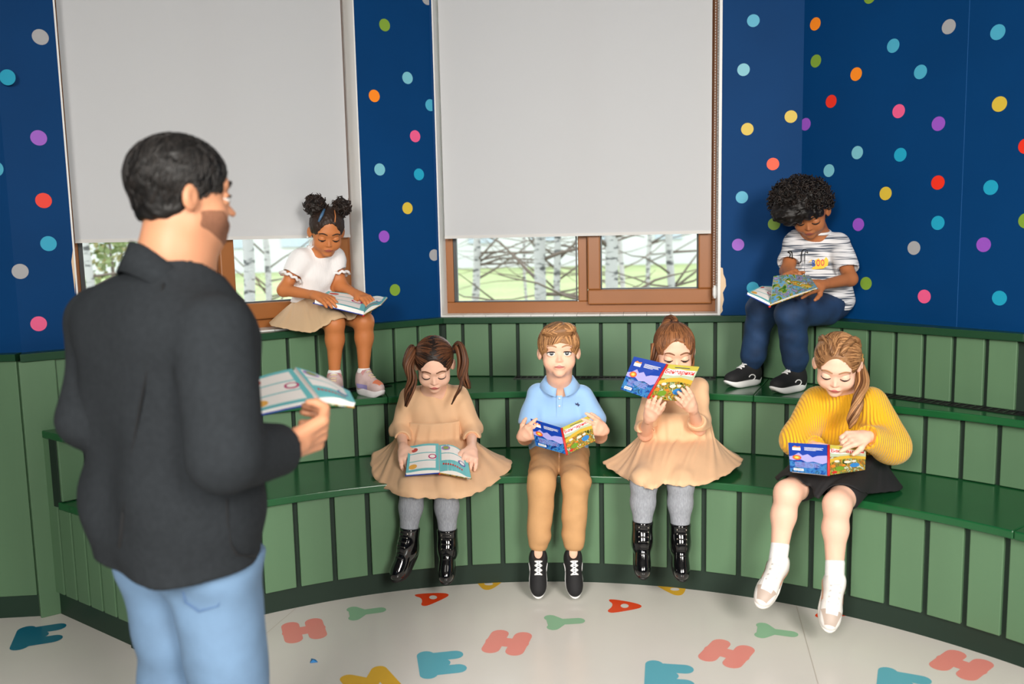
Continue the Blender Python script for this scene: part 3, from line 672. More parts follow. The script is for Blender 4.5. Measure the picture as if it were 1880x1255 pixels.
def face(hd, prims, par, skin, brow_rgb, iris_rgb, gaze_v=0, lid=18, low=-24, lips_rgb=(200, 110, 105), brow_w=.012, gaze_u=0, lash=True, brow_dz=0):
    """eyes with lids and lashes, brows and lips as sub-parts of the body"""
    m_w = mat('eye_white', (235, 232, 228), .15); m_i = mat('iris_%d_%d_%d' % iris_rgb, iris_rgb, .15); m_p = mat('pupil_black', (10, 8, 8), .1)
    m_b = mat('brow_%d_%d_%d' % brow_rgb, brow_rgb, .8); m_l = mat('lips_%d_%d_%d' % lips_rgb, lips_rgb, .4); m_la = mat('lash_dark', (35, 22, 18), .8)
    def dirs(u, v): return np.stack([np.sin(u), -np.cos(u)*np.cos(v), np.cos(u)*np.sin(v)], -1)
    def grid(nu, nv, fn):
        U, Vv = np.meshgrid(np.linspace(0, 1, nu), np.linspace(0, 1, nv), indexing='ij'); P = fn(U.ravel(), Vv.ravel())
        F = [(i*nv+j, (i+1)*nv+j, (i+1)*nv+j+1, i*nv+j+1) for i in range(nu-1) for j in range(nv-1)]; return P, F
    R = math.radians
    for x in (-1, 1):
        c = V(x*.142, -.283, -.045); r = .085
        P, F = grid(20, 16, lambda a, b: c+r*dirs((a-.5)*R(178), (b-.5)*R(170)))
        eye = mesh('eye', hd.ws(P), F, m_w, par, True)
        gv, gu = R(gaze_v), R(gaze_u); g0 = dirs(np.array([gu]), np.array([gv]))[0]; t1 = np.cross(g0, [0, 0, 1.]); t1 /= np.linalg.norm(t1); t2 = np.cross(t1, g0)
        for nm, rr, ang, mm in (('iris', 1.012, 26, m_i), ('pupil', 1.02, 12, m_p)):
            P, F = grid(3, 20, lambda a, b: c+r*rr*(np.outer(np.cos(a*R(ang)), g0)+np.sin(a*R(ang))[:, None]*(np.outer(np.cos(b*2*math.pi), t1)+np.outer(np.sin(b*2*math.pi), t2))))
            mesh(nm, hd.ws(P), F, mm, eye, True)
        P, F = grid(17, 10, lambda a, b: c+r*1.07*dirs((a-.5)*R(170), R(lid)+b*(R(88)-R(lid))))
        mesh('eyelid', hd.ws(P), F, skin, par, True)
        P, F = grid(17, 8, lambda a, b: c+r*1.05*dirs((a-.5)*R(170), R(low)-b*(R(88)+R(low))))
        mesh('eyelid', hd.ws(P), F, skin, par, True)
        if lash:
            us = np.linspace(-.5, .5, 11)*R(150); L = hd.ws(c+r*1.10*dirs(us, np.full(11, R(lid)-.03)))
            MB().tube(L, [.004*hd.h*3*max(.25, math.cos(u)) for u in us], 5).build('eyelash', m_la, par, True)
        t = np.linspace(0, 1, 9); B = np.stack([x*(.05+.175*t), np.full(9, -.6), .075+brow_dz+.045*np.sin(t*2.4)-.02*t], -1)
        Q = snap(prims, hd.ws(B), hd.R@V(0, 1, 0), off=.001)
        MB().tube(Q, [brow_w*hd.h*(.8+.5*math.sin(q*3)) for q in t], 6).build('eyebrow', m_b, par, True)
    # lips
    def lip(a, b, up):
        x = (a-.5)*.198; z0 = -.285+.008*np.cos((a-.5)*2*math.pi*1.5)*(1 if up else 0); w = (.024 if up else .032)*np.cos((a-.5)*math.pi)**.8
        return np.stack([x, np.full_like(x, -.6), z0+(b if up else -b)*w], -1)
    P, F = [], []
    for up in (True, False):
        p, f = grid(13, 5, lambda a, b: lip(a, b, up)); k = sum(len(q) for q in P)
        P.append(p); F += [tuple(i+k for i in q) for q in f]
    P = np.concatenate(P); Q = snap(prims, hd.ws(P), hd.R@V(0, 1, 0), off=.0012)
    mesh('lips', Q, F, m_l, par, True)
    mid = snap(prims, hd.ws(np.stack([np.linspace(-.092, .092, 9), np.full(9, -.6), np.full(9, -.285)], -1)), hd.R@V(0, 1, 0), off=.0015)
    MB().tube(mid, .005*hd.h, 5).build('mouth_line', mat('mouth_dark', (120, 55, 50), .6), par, True)
def hand(W, D, Nn, side, L=.125, curl=(25, 30, 25), spread=6, thumb=(.55, .75, .3), point=None, sc=1.0):
    """palm + five fingers; D to the fingertips, Nn out of the palm, side=+1 thumb along D x Nn"""
    W, D, Nn = V(W), V(D), V(Nn); D = D/np.linalg.norm(D); Nn = Nn-D*(Nn@D); Nn /= np.linalg.norm(Nn); S = np.cross(D, Nn)*side
    P = [cap(W-D*.012, W+D*L*.2, .0165*sc, .019*sc, .012)]
    lens = (.92, 1.0, .94, .76)
    for i in range(4):
        o = (.205-.137*i)*L*1.0; kn = W+D*L*(.50-.02*abs(i-1))+S*o
        P.append(cap(W+S*o*.55+D*L*.06, kn, .0125*sc, .0098*sc, .010))
        th = 0; p = kn; fd = D*math.cos(math.radians(spread*(1-i)*.8))+S*math.sin(math.radians(spread*(1.2-i)*.8)); fd /= np.linalg.norm(fd)
        cu = curl if not (point is not None and i == 0) else point
        if isinstance(cu[0], (tuple, list)): cu = cu[i]
        for j, (fr, r0, r1) in enumerate(((.24, .0088, .0078), (.155, .0078, .0072), (.12, .0072, .0056))):
            th += math.radians(cu[j]); d = fd*math.cos(th)+Nn*math.sin(th); q = p+d*L*fr*lens[i]
            P.append(cap(p, q, r0*sc, r1*sc, .003)); p = q
    b = W+D*L*.12+S*L*.12; d1 = D*thumb[0]+S*thumb[1]+Nn*thumb[2]; d1 /= np.linalg.norm(d1); m1 = b+d1*L*.25
    d2 = d1*.65+D*.55+Nn*.1; d2 /= np.linalg.norm(d2); m2 = m1+d2*L*.17; m3 = m2+(d2*.8+D*.3)/np.linalg.norm(d2*.8+D*.3)*L*.13
    P += [cap(b, m1, .0125*sc, .0098*sc, .008), cap(m1, m2, .0095*sc, .0083*sc, .004), cap(m2, m3, .0083*sc, .0062*sc, .003)]
    return P
def frame(f, u):
    f = V(f); f = f/np.linalg.norm(f); u = V(u); u = u-f*(u@f); u /= np.linalg.norm(u); return f, u, np.cross(f, u)
def shoe(person, ankle, f, u, kind, L=.19, side=1, shin=None):
    """ankle = joint above the heel; f = toe direction, u = up the shin; returns the shoe part"""
    f, u, s = frame(f, u); A = V(ankle); base = A-u*.062-f*L*.26; wd = L*.185
    def T(a, b, c): return base+f*a*L+s*b*wd+u*c
    m = {'black': mat('shoe_black_mesh', (22, 22, 25), .75, bump=.3, bscale=500), 'boot': mat('patent_leather', (10, 10, 12), .08, coat=1.0, bump=.12, bscale=50),
         'pastel': mat('shoe_pastel', (205, 180, 178), .5, var=.12, vscale=30), 'beige': mat('shoe_white_leather', (240, 236, 232), .4), 'brown': mat('shoe_brown', (70, 45, 30), .4)}[kind]
    R = np.stack([f, s, u], 1)
    top = .05 if kind != 'boot' else .06
    P = [ell(T(.78, 0, .03), (L*.23, wd*.92, .031), R, .02), ell(T(.45, 0, .036), (L*.3, wd*.86, .038), R, .03), ell(T(.16, 0, .042), (L*.17, wd*.84, .046), R, .03),
         cap(T(.26, 0, .05), T(.24, 0, .075), .031, .032, .02), cap(T(.62, 0, .04), T(.36, 0, .07), .018, .026, .02)]
    sn = u if shin is None else V(shin)/np.linalg.norm(shin)
    if kind == 'boot': P += [cap(T(.27, 0, .05), T(.27, 0, .05)+sn*.078, .036, .040, .02), cap(T(.27, 0, .05)+sn*.108, T(.27, 0, .05)+sn*.17, .034, .036, .004, 's'), plane(sn, (T(.27, 0, .05)+sn*.085)@sn)]
    else: P += [ell(T(.25, 0, .115), (.026, .024, .035), R, .006, 's')]
    P.append(plane(-u, -(T(0, 0, .008)@u)))
    o = sdf_obj('shoe' if kind != 'boot' else 'boot', P, .003, m, person)
    # sole
    n = 28; out = []
    for i in range(n):
        t = 2*math.pi*i/n; a = .5+.53*math.cos(t); b = math.sin(t)*(1.02+.12*math.cos(t)-.12*math.exp(-((a-.42)/.15)**2)); out.append((a, b))
    hs = {'black': (.0, .017, .02), 'boot': (.0, .018, .02), 'pastel': (-.004, .018, .026), 'beige': (-.004, .02, .03), 'brown': (0, .015, .02)}[kind]
    vs = []
    for lv, sc_ in ((hs[0]-.008, .9), (hs[0], .98), (hs[1], 1.03), (hs[1]+.003, .95)):
        for a, b in out:
            lift = .014*max(0, (a-.75)/.25)**2*(1 if lv < .01 else .4)
            vs.append(T(.5+(a-.5)*sc_, b*sc_, lv+lift+((hs[2]-hs[1])*max(0, 1-a/.5) if lv > .01 else 0)))
    fs = [tuple(range(n-1, -1, -1)), tuple(range(3*n, 4*n))]+[(k*n+i, k*n+(i+1) % n, (k+1)*n+(i+1) % n, (k+1)*n+i) for k in range(3) for i in range(n)]
    so = {'black': (235, 235, 235), 'boot': (16, 14, 14), 'pastel': (228, 226, 228), 'beige': (238, 234, 228), 'brown': (30, 22, 18)}[kind]
    mesh('sole', vs, fs, mat('sole_%d_%d_%d' % so, so, .5), o, True)
    lc = {'black': (238, 238, 238), 'boot': (14, 14, 15), 'pastel': (226, 206, 170), 'beige': (244, 242, 240), 'brown': (30, 22, 18)}[kind]; ml = mat('lace_%d_%d_%d' % lc, lc, .7)
    def onto(a, b, lift=.002):
        q = snap(P, [T(a, b, .16)], -u*-1*-1, off=lift, lim=.2)[0]; return q
    rows = [(.62), (.54), (.46), (.39)] if kind != 'boot' else [.60, .52, .45]
    lace = MB()
    for i, a in enumerate(rows):
        L_ = [onto(a, b) for b in (-.42, -.2, 0, .2, .42)]; lace.tube(L_, .0028, 5)
        if i+1 < len(rows) and kind in ('black',):
            a2 = rows[i+1]; lace.tube([onto(a+(a2-a)*t, -.4+.8*t) for t in (0, .33, .66, 1)], .0028, 5); lace.tube([onto(a+(a2-a)*t, .4-.8*t) for t in (0, .33, .66, 1)], .0028, 5)
    if kind == 'boot':
        fs_ = f-sn*(f@sn); fs_ /= np.linalg.norm(fs_); ey = MB()
        for c in (.02, .037, .054, .07):
            c0 = T(.27, 0, .05)+sn*c
            q = [snap(P, [c0+fs_*.07+s*b*wd], -fs_, off=.001, lim=.2)[0] for b in (-.45, -.2, 0, .2, .45)]; lace.tube(q, .003, 5)
            for b in (-.5, .5):
                q = snap(P, [c0+fs_*.07+s*b*wd], -fs_, off=.001, lim=.2)[0]; ey.tube([q, q+fs_*.002], .0035, 6)
        tag(ey.build('eyelets', mat('eyelet_metal', (190, 185, 175), .25, metal=1), o, True), kind='stuff')
    tag(lace.build('laces', ml, o, True), kind='stuff')
    def panel(fn, nu, nv, m_, nm, dirv, lift=.0015):
        Pn = np.array([T(*fn(i/(nu-1), j/(nv-1))) for i in range(nu) for j in range(nv)]); Q = snap(P, Pn, dirv, off=lift, lim=.2)
        bad = np.abs(ev(P, Q)-lift) > .003; F = [q for q in [(i*nv+j, (i+1)*nv+j, (i+1)*nv+j+1, i*nv+j+1) for i in range(nu-1) for j in range(nv-1)] if not bad[list(q)].any()]
        if F: mesh(nm, Q, F, m_, o, True)
    if kind == 'pastel':
        panel(lambda a, b: (.35+.08*b, -1.0+2.0*a, .13), 11, 3, mat('pink_strap', (205, 150, 150), .6), 'strap', -u, .004)
        panel(lambda a, b: (.76+.20*b, (-.8+1.6*a)*(1-.5*b), .10), 15, 9, mat('toe_coral', (222, 128, 92), .6), 'toe_cap', -u, .0012)
        for sg in (-1, 1): panel(lambda a, b: (.2+.4*a, sg*1.6, .022+.02*b), 9, 4, mat('lilac_panel', (160, 150, 205), .6), 'side_panel', -s*sg, .0012)
    if kind == 'beige':
        panel(lambda a, b: (.72+.24*b, (-.9+1.8*a)*(1-.5*b), .10), 15, 9, mat('toe_taupe', (190, 172, 160), .5), 'toe_cap', -u, .0010)
        panel(lambda a, b: (.60+.2*b, (-.6+1.2*a)*(1-.2*b), .14), 9, 5, mat('toe_white', (246, 246, 246), .5), 'vamp', -u, .0022)
        for sg in (-1, 1): panel(lambda a, b: (.22+.34*a, sg*1.6, .02+.035*b), 9, 5, mat('peach_panel', (240, 186, 156), .5), 'side_panel', -s*sg, .0014)
    if kind == 'black':
        for sg in (-1, 1):
            q = [snap(P, [T(.40+.1*math.cos(t)*.9, sg*1.6, .03+.014*math.sin(t))], -s*sg, off=.001, lim=.2)[0] for t in np.linspace(.3, 4.6, 9)]
            MB().tube(q, .0026, 5).build('side_stripe', mat('stripe_white', (235, 235, 235), .5), o, True)
    return o
def limb(prims_target, pts, rad, k=.02):
    for i in range(len(pts)-1): prims_target.append(cap(pts[i], pts[i+1], rad[i], rad[i+1], k))
def strands(prims, starts, flow, n, step, r, m, name, par, off=.0005, taper=.4, seed=0, wob=.15, seg=4, keep=None):
    """hair locks combed over a surface: start points follow the flow field and stay on the surface"""
    rs = np.random.RandomState(seed); P = np.array(starts, float); path = []
    for _ in range(4): g = grad(prims, P); P = P-np.clip(ev(prims, P)-off, -.02, .02)[:, None]*g
    if keep is not None: P = P[keep(P)]
    path.append(P.copy())
    jit = rs.normal(size=P.shape)*wob
    for i in range(n):
        d = flow(P)+jit; g = grad(prims, P); d = d-(d*g).sum(1, keepdims=True)*g; d /= np.linalg.norm(d, axis=1, keepdims=True)+1e-9
        P = P+d*step; g = grad(prims, P); P = P-(np.clip(ev(prims, P), -.02, .02)-off)[:, None]*g; path.append(P.copy())
    path = np.stack(path, 1); nS, nP = path.shape[:2]
    rr = r*(1-(1-taper)*np.linspace(0, 1, nP)**2)
    T_ = np.gradient(path, axis=1); T_ /= np.linalg.norm(T_, axis=2, keepdims=True)+1e-9
    a = np.cross(T_, np.array([.31, .52, .79])); a /= np.linalg.norm(a, axis=2, keepdims=True)+1e-9; b = np.cross(T_, a)
    ang = 2*math.pi*np.arange(seg)/seg
    ring = path[:, :, None, :]+(a[:, :, None, :]*np.cos(ang)[None, None, :, None]+b[:, :, None, :]*np.sin(ang)[None, None, :, None])*rr[None, :, None, None]
    vs = ring.reshape(-1, 3); base = (np.arange(nS)[:, None, None]*nP+np.arange(nP-1)[None, :, None])*seg; k = np.arange(seg)[None, None, :]; k2 = (k+1) % seg
    q = np.stack([base+k, base+k2, base+seg+k2, base+seg+k], -1).reshape(-1, 4)
    return mesh(name, vs, q, m, par, True)
def hairmat(name, dark, light):
    m = bpy.data.materials.new(name); m.use_nodes = True; nt = m.node_tree; b = nt.nodes['Principled BSDF']; b.inputs['Roughness'].default_value = .52; b.inputs['Specular IOR Level'].default_value = .4
    tc = nt.nodes.new('ShaderNodeTexCoord'); n = nt.nodes.new('ShaderNodeTexNoise'); n.inputs['Scale'].default_value = 26; n.inputs['Detail'].default_value = 2; nt.links.new(tc.outputs['Object'], n.inputs['Vector'])
    r = nt.nodes.new('ShaderNodeValToRGB'); r.color_ramp.elements[0].position = .2; r.color_ramp.elements[1].position = .85; r.color_ramp.elements[0].color = lin(dark)+(1,); r.color_ramp.elements[1].color = lin(light)+(1,)
    g = nt.nodes.new('ShaderNodeNewGeometry'); mx = nt.nodes.new('ShaderNodeMath'); mx.operation = 'MULTIPLY_ADD'; mx.inputs[1].default_value = .8; m2 = nt.nodes.new('ShaderNodeMath'); m2.operation = 'MULTIPLY'; m2.inputs[1].default_value = .35
    nt.links.new(g.outputs['Random Per Island'], mx.inputs[0]); nt.links.new(n.outputs['Fac'], m2.inputs[0]); nt.links.new(m2.outputs[0], mx.inputs[2]); nt.links.new(mx.outputs[0], r.inputs[0]); nt.links.new(r.outputs[0], b.inputs['Base Color']); return m
def text_pts(s):
    """letter outlines as a filled mesh in a unit-height box"""
    cu = bpy.data.curves.new('txt', 'FONT'); cu.body = s; cu.offset = .022; ob = bpy.data.objects.new('txt', cu); COL.objects.link(ob)
    dg = bpy.context.evaluated_depsgraph_get(); me = ob.evaluated_get(dg).to_mesh()
    vs = np.array([tuple(v.co) for v in me.vertices]); fs = [tuple(p.vertices) for p in me.polygons]; ob.to_mesh_clear(); bpy.data.objects.remove(ob)
    lo, hi = vs.min(0), vs.max(0); vs = (vs-lo)/np.maximum(hi-lo, 1e-6); return vs[:, :2], fs, (hi-lo)[0]/(hi-lo)[1]
# ------------------------------------------------------------------ books
class Quad:
    def __init__(s, tl, tr, br, bl): s.p = [V(x) for x in (tl, tr, br, bl)]; n = np.cross(s.p[1]-s.p[0], s.p[3]-s.p[0]); s.n = n/np.linalg.norm(n)
    def q(s, u, v, off=0): a, b, c, d = s.p; return (a*(1-u)+b*u)*(1-v)+(d*(1-u)+c*u)*v+s.n*off
def decal(Q, polys, m, par, off, name='print'):
    mb = MB()
    for P in polys: mb.add([Q.q(u, v, off) for u, v in P], [tuple(range(len(P)))])
    return mb.build(name, m, par)
def rect(u0, u1, v0, v1): return [(u0, v0), (u1, v0), (u1, v1), (u0, v1)]
def oval(cu, cv, ru, rv, n=18): return [(cu+ru*math.cos(2*math.pi*i/n), cv+rv*math.sin(2*math.pi*i/n)) for i in range(n)]
def decal_text(Q, s, u0, u1, v0, v1, m, par, off):
    t, f, asp = text_pts(s); vs = [Q.q(u0+(u1-u0)*a, v1-(v1-v0)*b, off) for a, b in t]; return mesh('title', vs, f, m, par)
def picture_mat(name, cols, scale, vec_scale=(1, 1, 1)):
    if name in MATS: return MATS[name]
    m = bpy.data.materials.new(name); m.use_nodes = True; nt = m.node_tree; b = nt.nodes['Principled BSDF']; b.inputs['Roughness'].default_value = .3
    tc = nt.nodes.new('ShaderNodeTexCoord'); mp = nt.nodes.new('ShaderNodeMapping'); mp.inputs['Scale'].default_value = vec_scale; nt.links.new(tc.outputs['Object'], mp.inputs[0])
    n = nt.nodes.new('ShaderNodeTexNoise'); n.inputs['Scale'].default_value = scale; n.inputs['Detail'].default_value = 2.5; n.inputs['Distortion'].default_value = .8; nt.links.new(mp.outputs[0], n.inputs['Vector'])
    r = nt.nodes.new('ShaderNodeValToRGB'); nt.links.new(n.outputs['Fac'], r.inputs[0]); e = r.color_ramp.elements
    e[0].position = .30; e[0].color = lin(cols[0])+(1,); e[1].position = .70; e[1].color = lin(cols[-1])+(1,)
    for i, c in enumerate(cols[1:-1]): x = e.new(.30+.40*(i+1)/(len(cols)-1)); x.color = lin(c)+(1,)
    nt.links.new(r.outputs[0], b.inputs['Base Color']); MATS[name] = m; return m
M_paper = mat('book_paper', (244, 242, 238), .7); M_red = mat('print_red', (205, 40, 35), .5); M_bluec = mat('cover_blue', (22, 62, 160), .28)
M_teal = mat('print_teal', (110, 195, 200), .5); M_wp = mat('print_white', (240, 240, 240), .5); M_lav = mat('print_lavender', (165, 160, 220), .5)
M_or = mat('print_orange', (240, 130, 40), .5); M_navy = mat('print_navy', (20, 40, 90), .5); M_meadow = picture_mat('cover_meadow', [(30, 40, 20), (95, 120, 40), (190, 165, 60), (160, 90, 40), (70, 130, 60), (225, 215, 190), (40, 110, 160)], 55)
M_lowblue = picture_mat('cover_lake', [(14, 40, 95), (25, 80, 160), (60, 130, 190), (20, 50, 70)], 60)
def slab_quad(Q, t, m, name, par, inner=1):
    """board of thickness t behind quad Q (towards +n*inner)"""
    a = [Q.q(u, v, 0) for u, v in ((0, 0), (1, 0), (1, 1), (0, 1))]; b = [Q.q(u, v, t*inner) for u, v in ((0, 0), (1, 0), (1, 1), (0, 1))]
    return MB().hexa(a+b).build(name, m, par)
def back_art(Q, par, o):
    decal(Q, [rect(.0, 1, .62, 1)], M_lowblue, par, o*.4)
    decal(Q, [[(0, .48), (.12, .44), (.25, .33), (.35, .42), (.48, .36), (.6, .46), (.72, .40), (1, .36), (1, .58), (.85, .66), (.62, .60), (.45, .64), (.3, .56), (.1, .6), (0, .58)]], M_lav, par, o*.8)
    decal(Q, [oval(.2, .5, .115, .085)], M_red, par, o*1.2); decal(Q, [oval(.2, .5, .095, .068)], M_or, par, o*1.6); decal(Q, [oval(.2, .5, .05, .035)], mat('print_yellow', (245, 205, 90), .5), par, o*2)
    decal(Q, [[(.1, .14), (.16, .10), (.22, .13), (.3, .11), (.3, .25), (.1, .25)]], M_or, par, o*.8); decal(Q, [rect(.095, .305, .16, .255)], M_wp, par, o*1.3)
    decal(Q, [rect(.4, .4+.48*k, .135+.03*i, .147+.03*i) for i, k in enumerate((1, .9, .95, .6))], M_wp, par, o)
    decal(Q, [rect(.14, .14+.66*k, .66+.03*i, .671+.03*i) for i, k in enumerate((1, .94, 1, .9, .96, .7))], M_lav, par, o*1.2)
    decal(Q, [rect(.1, .36, .87, .945)], M_wp, par, o*1.4); decal(Q, [rect(.12+.018*i, .128+.018*i, .885, .93) for i in range(12)], M_navy, par, o*1.8)
def front_art(Q, par, o):
    decal(Q, [rect(0, 1, 0, .13)], mat('cover_olive', (196, 186, 78), .35), par, o*.5)
    decal(Q, [rect(0, 1, .13, .40)], mat('cover_haze', (186, 200, 170), .35), par, o*.5)
    decal(Q, [[(0, .5), (.3, .38), (.6, .34), (1, .4), (1, .52), (.6, .46), (.3, .5), (0, .62)]], mat('cover_path', (212, 176, 62), .4), par, o*.9)
    decal(Q, [[(.03, .17), (.1, .11), (.25, .14), (.45, .11), (.7, .14), (.93, .13), (.97, .22), (.9, .29), (.6, .27), (.35, .31), (.1, .29), (.02, .25)]], M_wp, par, o*1.2)
    decal_text(Q, 'Бензарики', .06, .94, .135, .285, M_red, par, o*2.2)
    decal(Q, [rect(.28, .74, .065, .085)], M_navy, par, o)
    decal(Q, [oval(.22, .56, .07, .04), oval(.5, .6, .09, .05), oval(.68, .58, .06, .04)], mat('print_cream', (235, 225, 205), .5), par, o*1.1)
    decal(Q, [oval(.7, .74, .13, .09)], mat('print_sky_blue', (50, 130, 200), .5), par, o*1.2); decal(Q, [oval(.3, .82, .12, .08)], mat('print_leaf', (110, 150, 40), .5), par, o*1.2); decal(Q, [oval(.12, .72, .06, .05), oval(.4, .72, .05, .035)], M_or, par, o*1.4); decal(Q, [oval(.16, .93, .07, .04)], M_red, par, o*1.2)
def page_art(surf, par, mirrored=False):
    """surf(u,v,off) -> point on the page; teal border, white text panels, round vignettes"""
    def patch_(u0, u1, v0, v1, off, m, nu=7, nv=5):
        P = [surf(u0+(u1-u0)*i/(nu-1), v0+(v1-v0)*j/(nv-1), off) for i in range(nu) for j in range(nv)]
        F = [(i*nv+j, (i+1)*nv+j, (i+1)*nv+j+1, i*nv+j+1) for i in range(nu-1) for j in range(nv-1)]; mesh('print', P, F, m, par)
    def blob(cu, cv, ru, rv, off, m): P = [surf(cu, cv, off)]+[surf(u, v, off) for u, v in oval(cu, cv, ru, rv, 16)]; mesh('print', P, [(0, i, i % 16+1) for i in range(1, 17)], m, par)
    patch_(.0, 1, .0, 1, .0005, M_teal)
    mc = mat('page_white', (246, 242, 238), .7)
    if not mirrored:
        for v0, v1 in ((.08, .33), (.36, .62), (.65, .92)): patch_(.08, .9, v0, v1, .001, mc)
        blob(.2, .2, .12, .08, .0015, mat('print_rose', (200, 80, 70), .5)); blob(.8, .5, .13, .09, .0015, mat('print_magenta', (190, 40, 110), .5)); blob(.8, .5, .09, .06, .002, mc); blob(.2, .82, .13, .09, .0015, mat('print_amber', (240, 180, 80), .5))
    else:
        for v0, v1 in ((.05, .32), (.35, .60)): patch_(.06, .88, v0, v1, .001, mc)
        blob(.22, .14, .15, .09, .0015, mat('print_violet', (165, 135, 200), .5)); blob(.22, .14, .10, .06, .002, mat('print_leafgreen', (150, 170, 90), .5)); blob(.75, .58, .14, .09, .0015, mat('print_indigo', (95, 85, 175), .5)); blob(.75, .58, .09, .06, .002, mc)
        for i in range(9): blob(.12+.075*i, .74+.012*i, .026, .035, .0018, M_red)
def book(label, St, Sb, Lt, Lb, Rt, Rb, nin, pages='hidden', tl=.012, tr=.004, curl=0.0, art=('back', 'front'), right_page=None, St2=None):
    """open book; L = image-left board, R = image-right board; nin = the side the pages are on"""
    St, Sb, Lt, Lb, Rt, Rb, nin = map(V, (St, Sb, Lt, Lb, Rt, Rb, nin))
    root = tag(empty('picture_book', tuple(Sb)), label, 'book', 'picture books being read')
    QL, QR = Quad(Lt, St, Sb, Lb), Quad(St if St2 is None else V(St2), Rt, Rb, Sb)
    for Q, t, side in ((QL, tl, 'L'), (QR, tr, 'R')):
        inn = 1 if Q.n@nin > 0 else -1; o = -inn*.0007
        cv = slab_quad(Q, .0025, M_bluec if side == 'L' else M_meadow, 'cover', root, inn)
        if pages == 'hidden': (back_art if art[0 if side == 'L' else 1] == 'back' else front_art)(Q, cv, o)
        # page block set in from the board edges, its face slightly bowed
        uo = (.03, 1.0) if side == 'L' else (0, .97)
        def sf(u, v, off, Q=Q, t=t, inn=inn, side=side, uo=uo):
            uu = uo[0]+(uo[1]-uo[0])*u; d = (1-u) if side == 'L' else u      # distance from the spine
            bow = t+curl*math.sin(min(1, d*1.15)*math.pi)**1.0*(1 if side == 'R' else .35)
            return Q.q(uu, .02+.96*v, inn*(.0025+bow+off))
        nu, nv = 9, 4; P = [sf(i/(nu-1), j/(nv-1), 0) for i in range(nu) for j in range(nv)]+[Q.q(uo[0]+(uo[1]-uo[0])*i/(nu-1), .02+.96*j/(nv-1), inn*.0025) for i in range(nu) for j in range(nv)]
        F = [(i*nv+j, (i+1)*nv+j, (i+1)*nv+j+1, i*nv+j+1) for i in range(nu-1) for j in range(nv-1)]; k = nu*nv
        F += [(a, b, b+k, a+k) for a, b in [(i*nv, (i+1)*nv) for i in range(nu-1)]+[((i+1)*nv+nv-1, i*nv+nv-1) for i in range(nu-1)]+[(j+1, j) for j in range(nv-1)]+[((nu-1)*nv+j, (nu-1)*nv+j+1) for j in range(nv-1)]]
        pb = mesh('page_block', P, F, M_paper, root)
        if pages == 'shown': page_art(sf, pb, side == 'R') if right_page is None or side == 'L' else right_page(sf, pb)
    d = (Sb-St)/np.linalg.norm(Sb-St); MB().tube([St-nin/np.linalg.norm(nin)*.002, Sb-nin/np.linalg.norm(nin)*.002], .0045, 8).build('spine', M_red, root, True)
    return root
# ------------------------------------------------------------------ people
SKIN = lambda nm, rgb: mat('skin_'+nm, rgb, .48, sss=.12, bump=.04, bscale=350, var=.03, vscale=18, spec=.35)
def J(px, py, Y): return V(tuple(at(px, py, Y)))
def torso_prims(j, s=1.0, infl=0.0, k=.04):
    """pelvis, belly, chest, shoulder bar from joints"""
    pe, ch, a, b = j['pelvis'], j['chest'], j['shA'], j['shB']; sd = (b-a)/np.linalg.norm(b-a); w = .042*s
    P = []
    for g in (-1, 1):
        P.append(cap(pe+sd*w*g, ch+sd*w*1.1*g, (.072+infl)*s, (.07+infl)*s, k))
    P.append(cap(a+sd*.012, b-sd*.012, (.037+infl)*s, (.037+infl)*s, k))
    P.append(cap(ch, (a+b)/2, (.06+infl)*s, (.045+infl)*s, k))
    return P
def arm_prims(j, side, s=1.0, infl=0.0, upto=1.0, k=.02):
    sh, el, wr = j['sh'+side], j['el'+side], j['wr'+side]; P = [cap(sh, el, (.034+infl)*s, (.027+infl)*s, k)]
    P.append(cap(el, el+(wr-el)*upto, (.0275+infl)*s, (.0185+infl)*s if upto == 1 else (.024+infl)*s, k)); return P
def leg_prims(j, side, s=1.0, infl=0.0, k=.025):
    hp, kn, an = j['hip'+side], j['kn'+side], j['an'+side]; mid = kn+(an-kn)*.33
    sh = an-kn; back = np.cross(np.cross(sh, V(0, 1, 0)), sh); back = back/np.linalg.norm(back)*.008
    return [cap(hp, kn, (.062+infl)*s, (.045+infl)*s, k), cap(kn, mid+back, (.043+infl)*s, (.041+infl)*s, k), cap(mid+back, an, (.041+infl)*s, (.026+infl)*s, k)]
def neck_prims(j, hd, s=1.0): return [cap(hd.w(0, .07, -.32), j['neck'], .047*s, .052*s, .03)]
def person(label, loc): return tag(empty('person', tuple(loc)), label, 'person')
def hand_to(j, side, tip, nrm, thumb_side, **kw):
    W_ = j['wr'+side]; D = V(tip)-W_; return hand(W_, D, nrm, thumb_side, **kw)
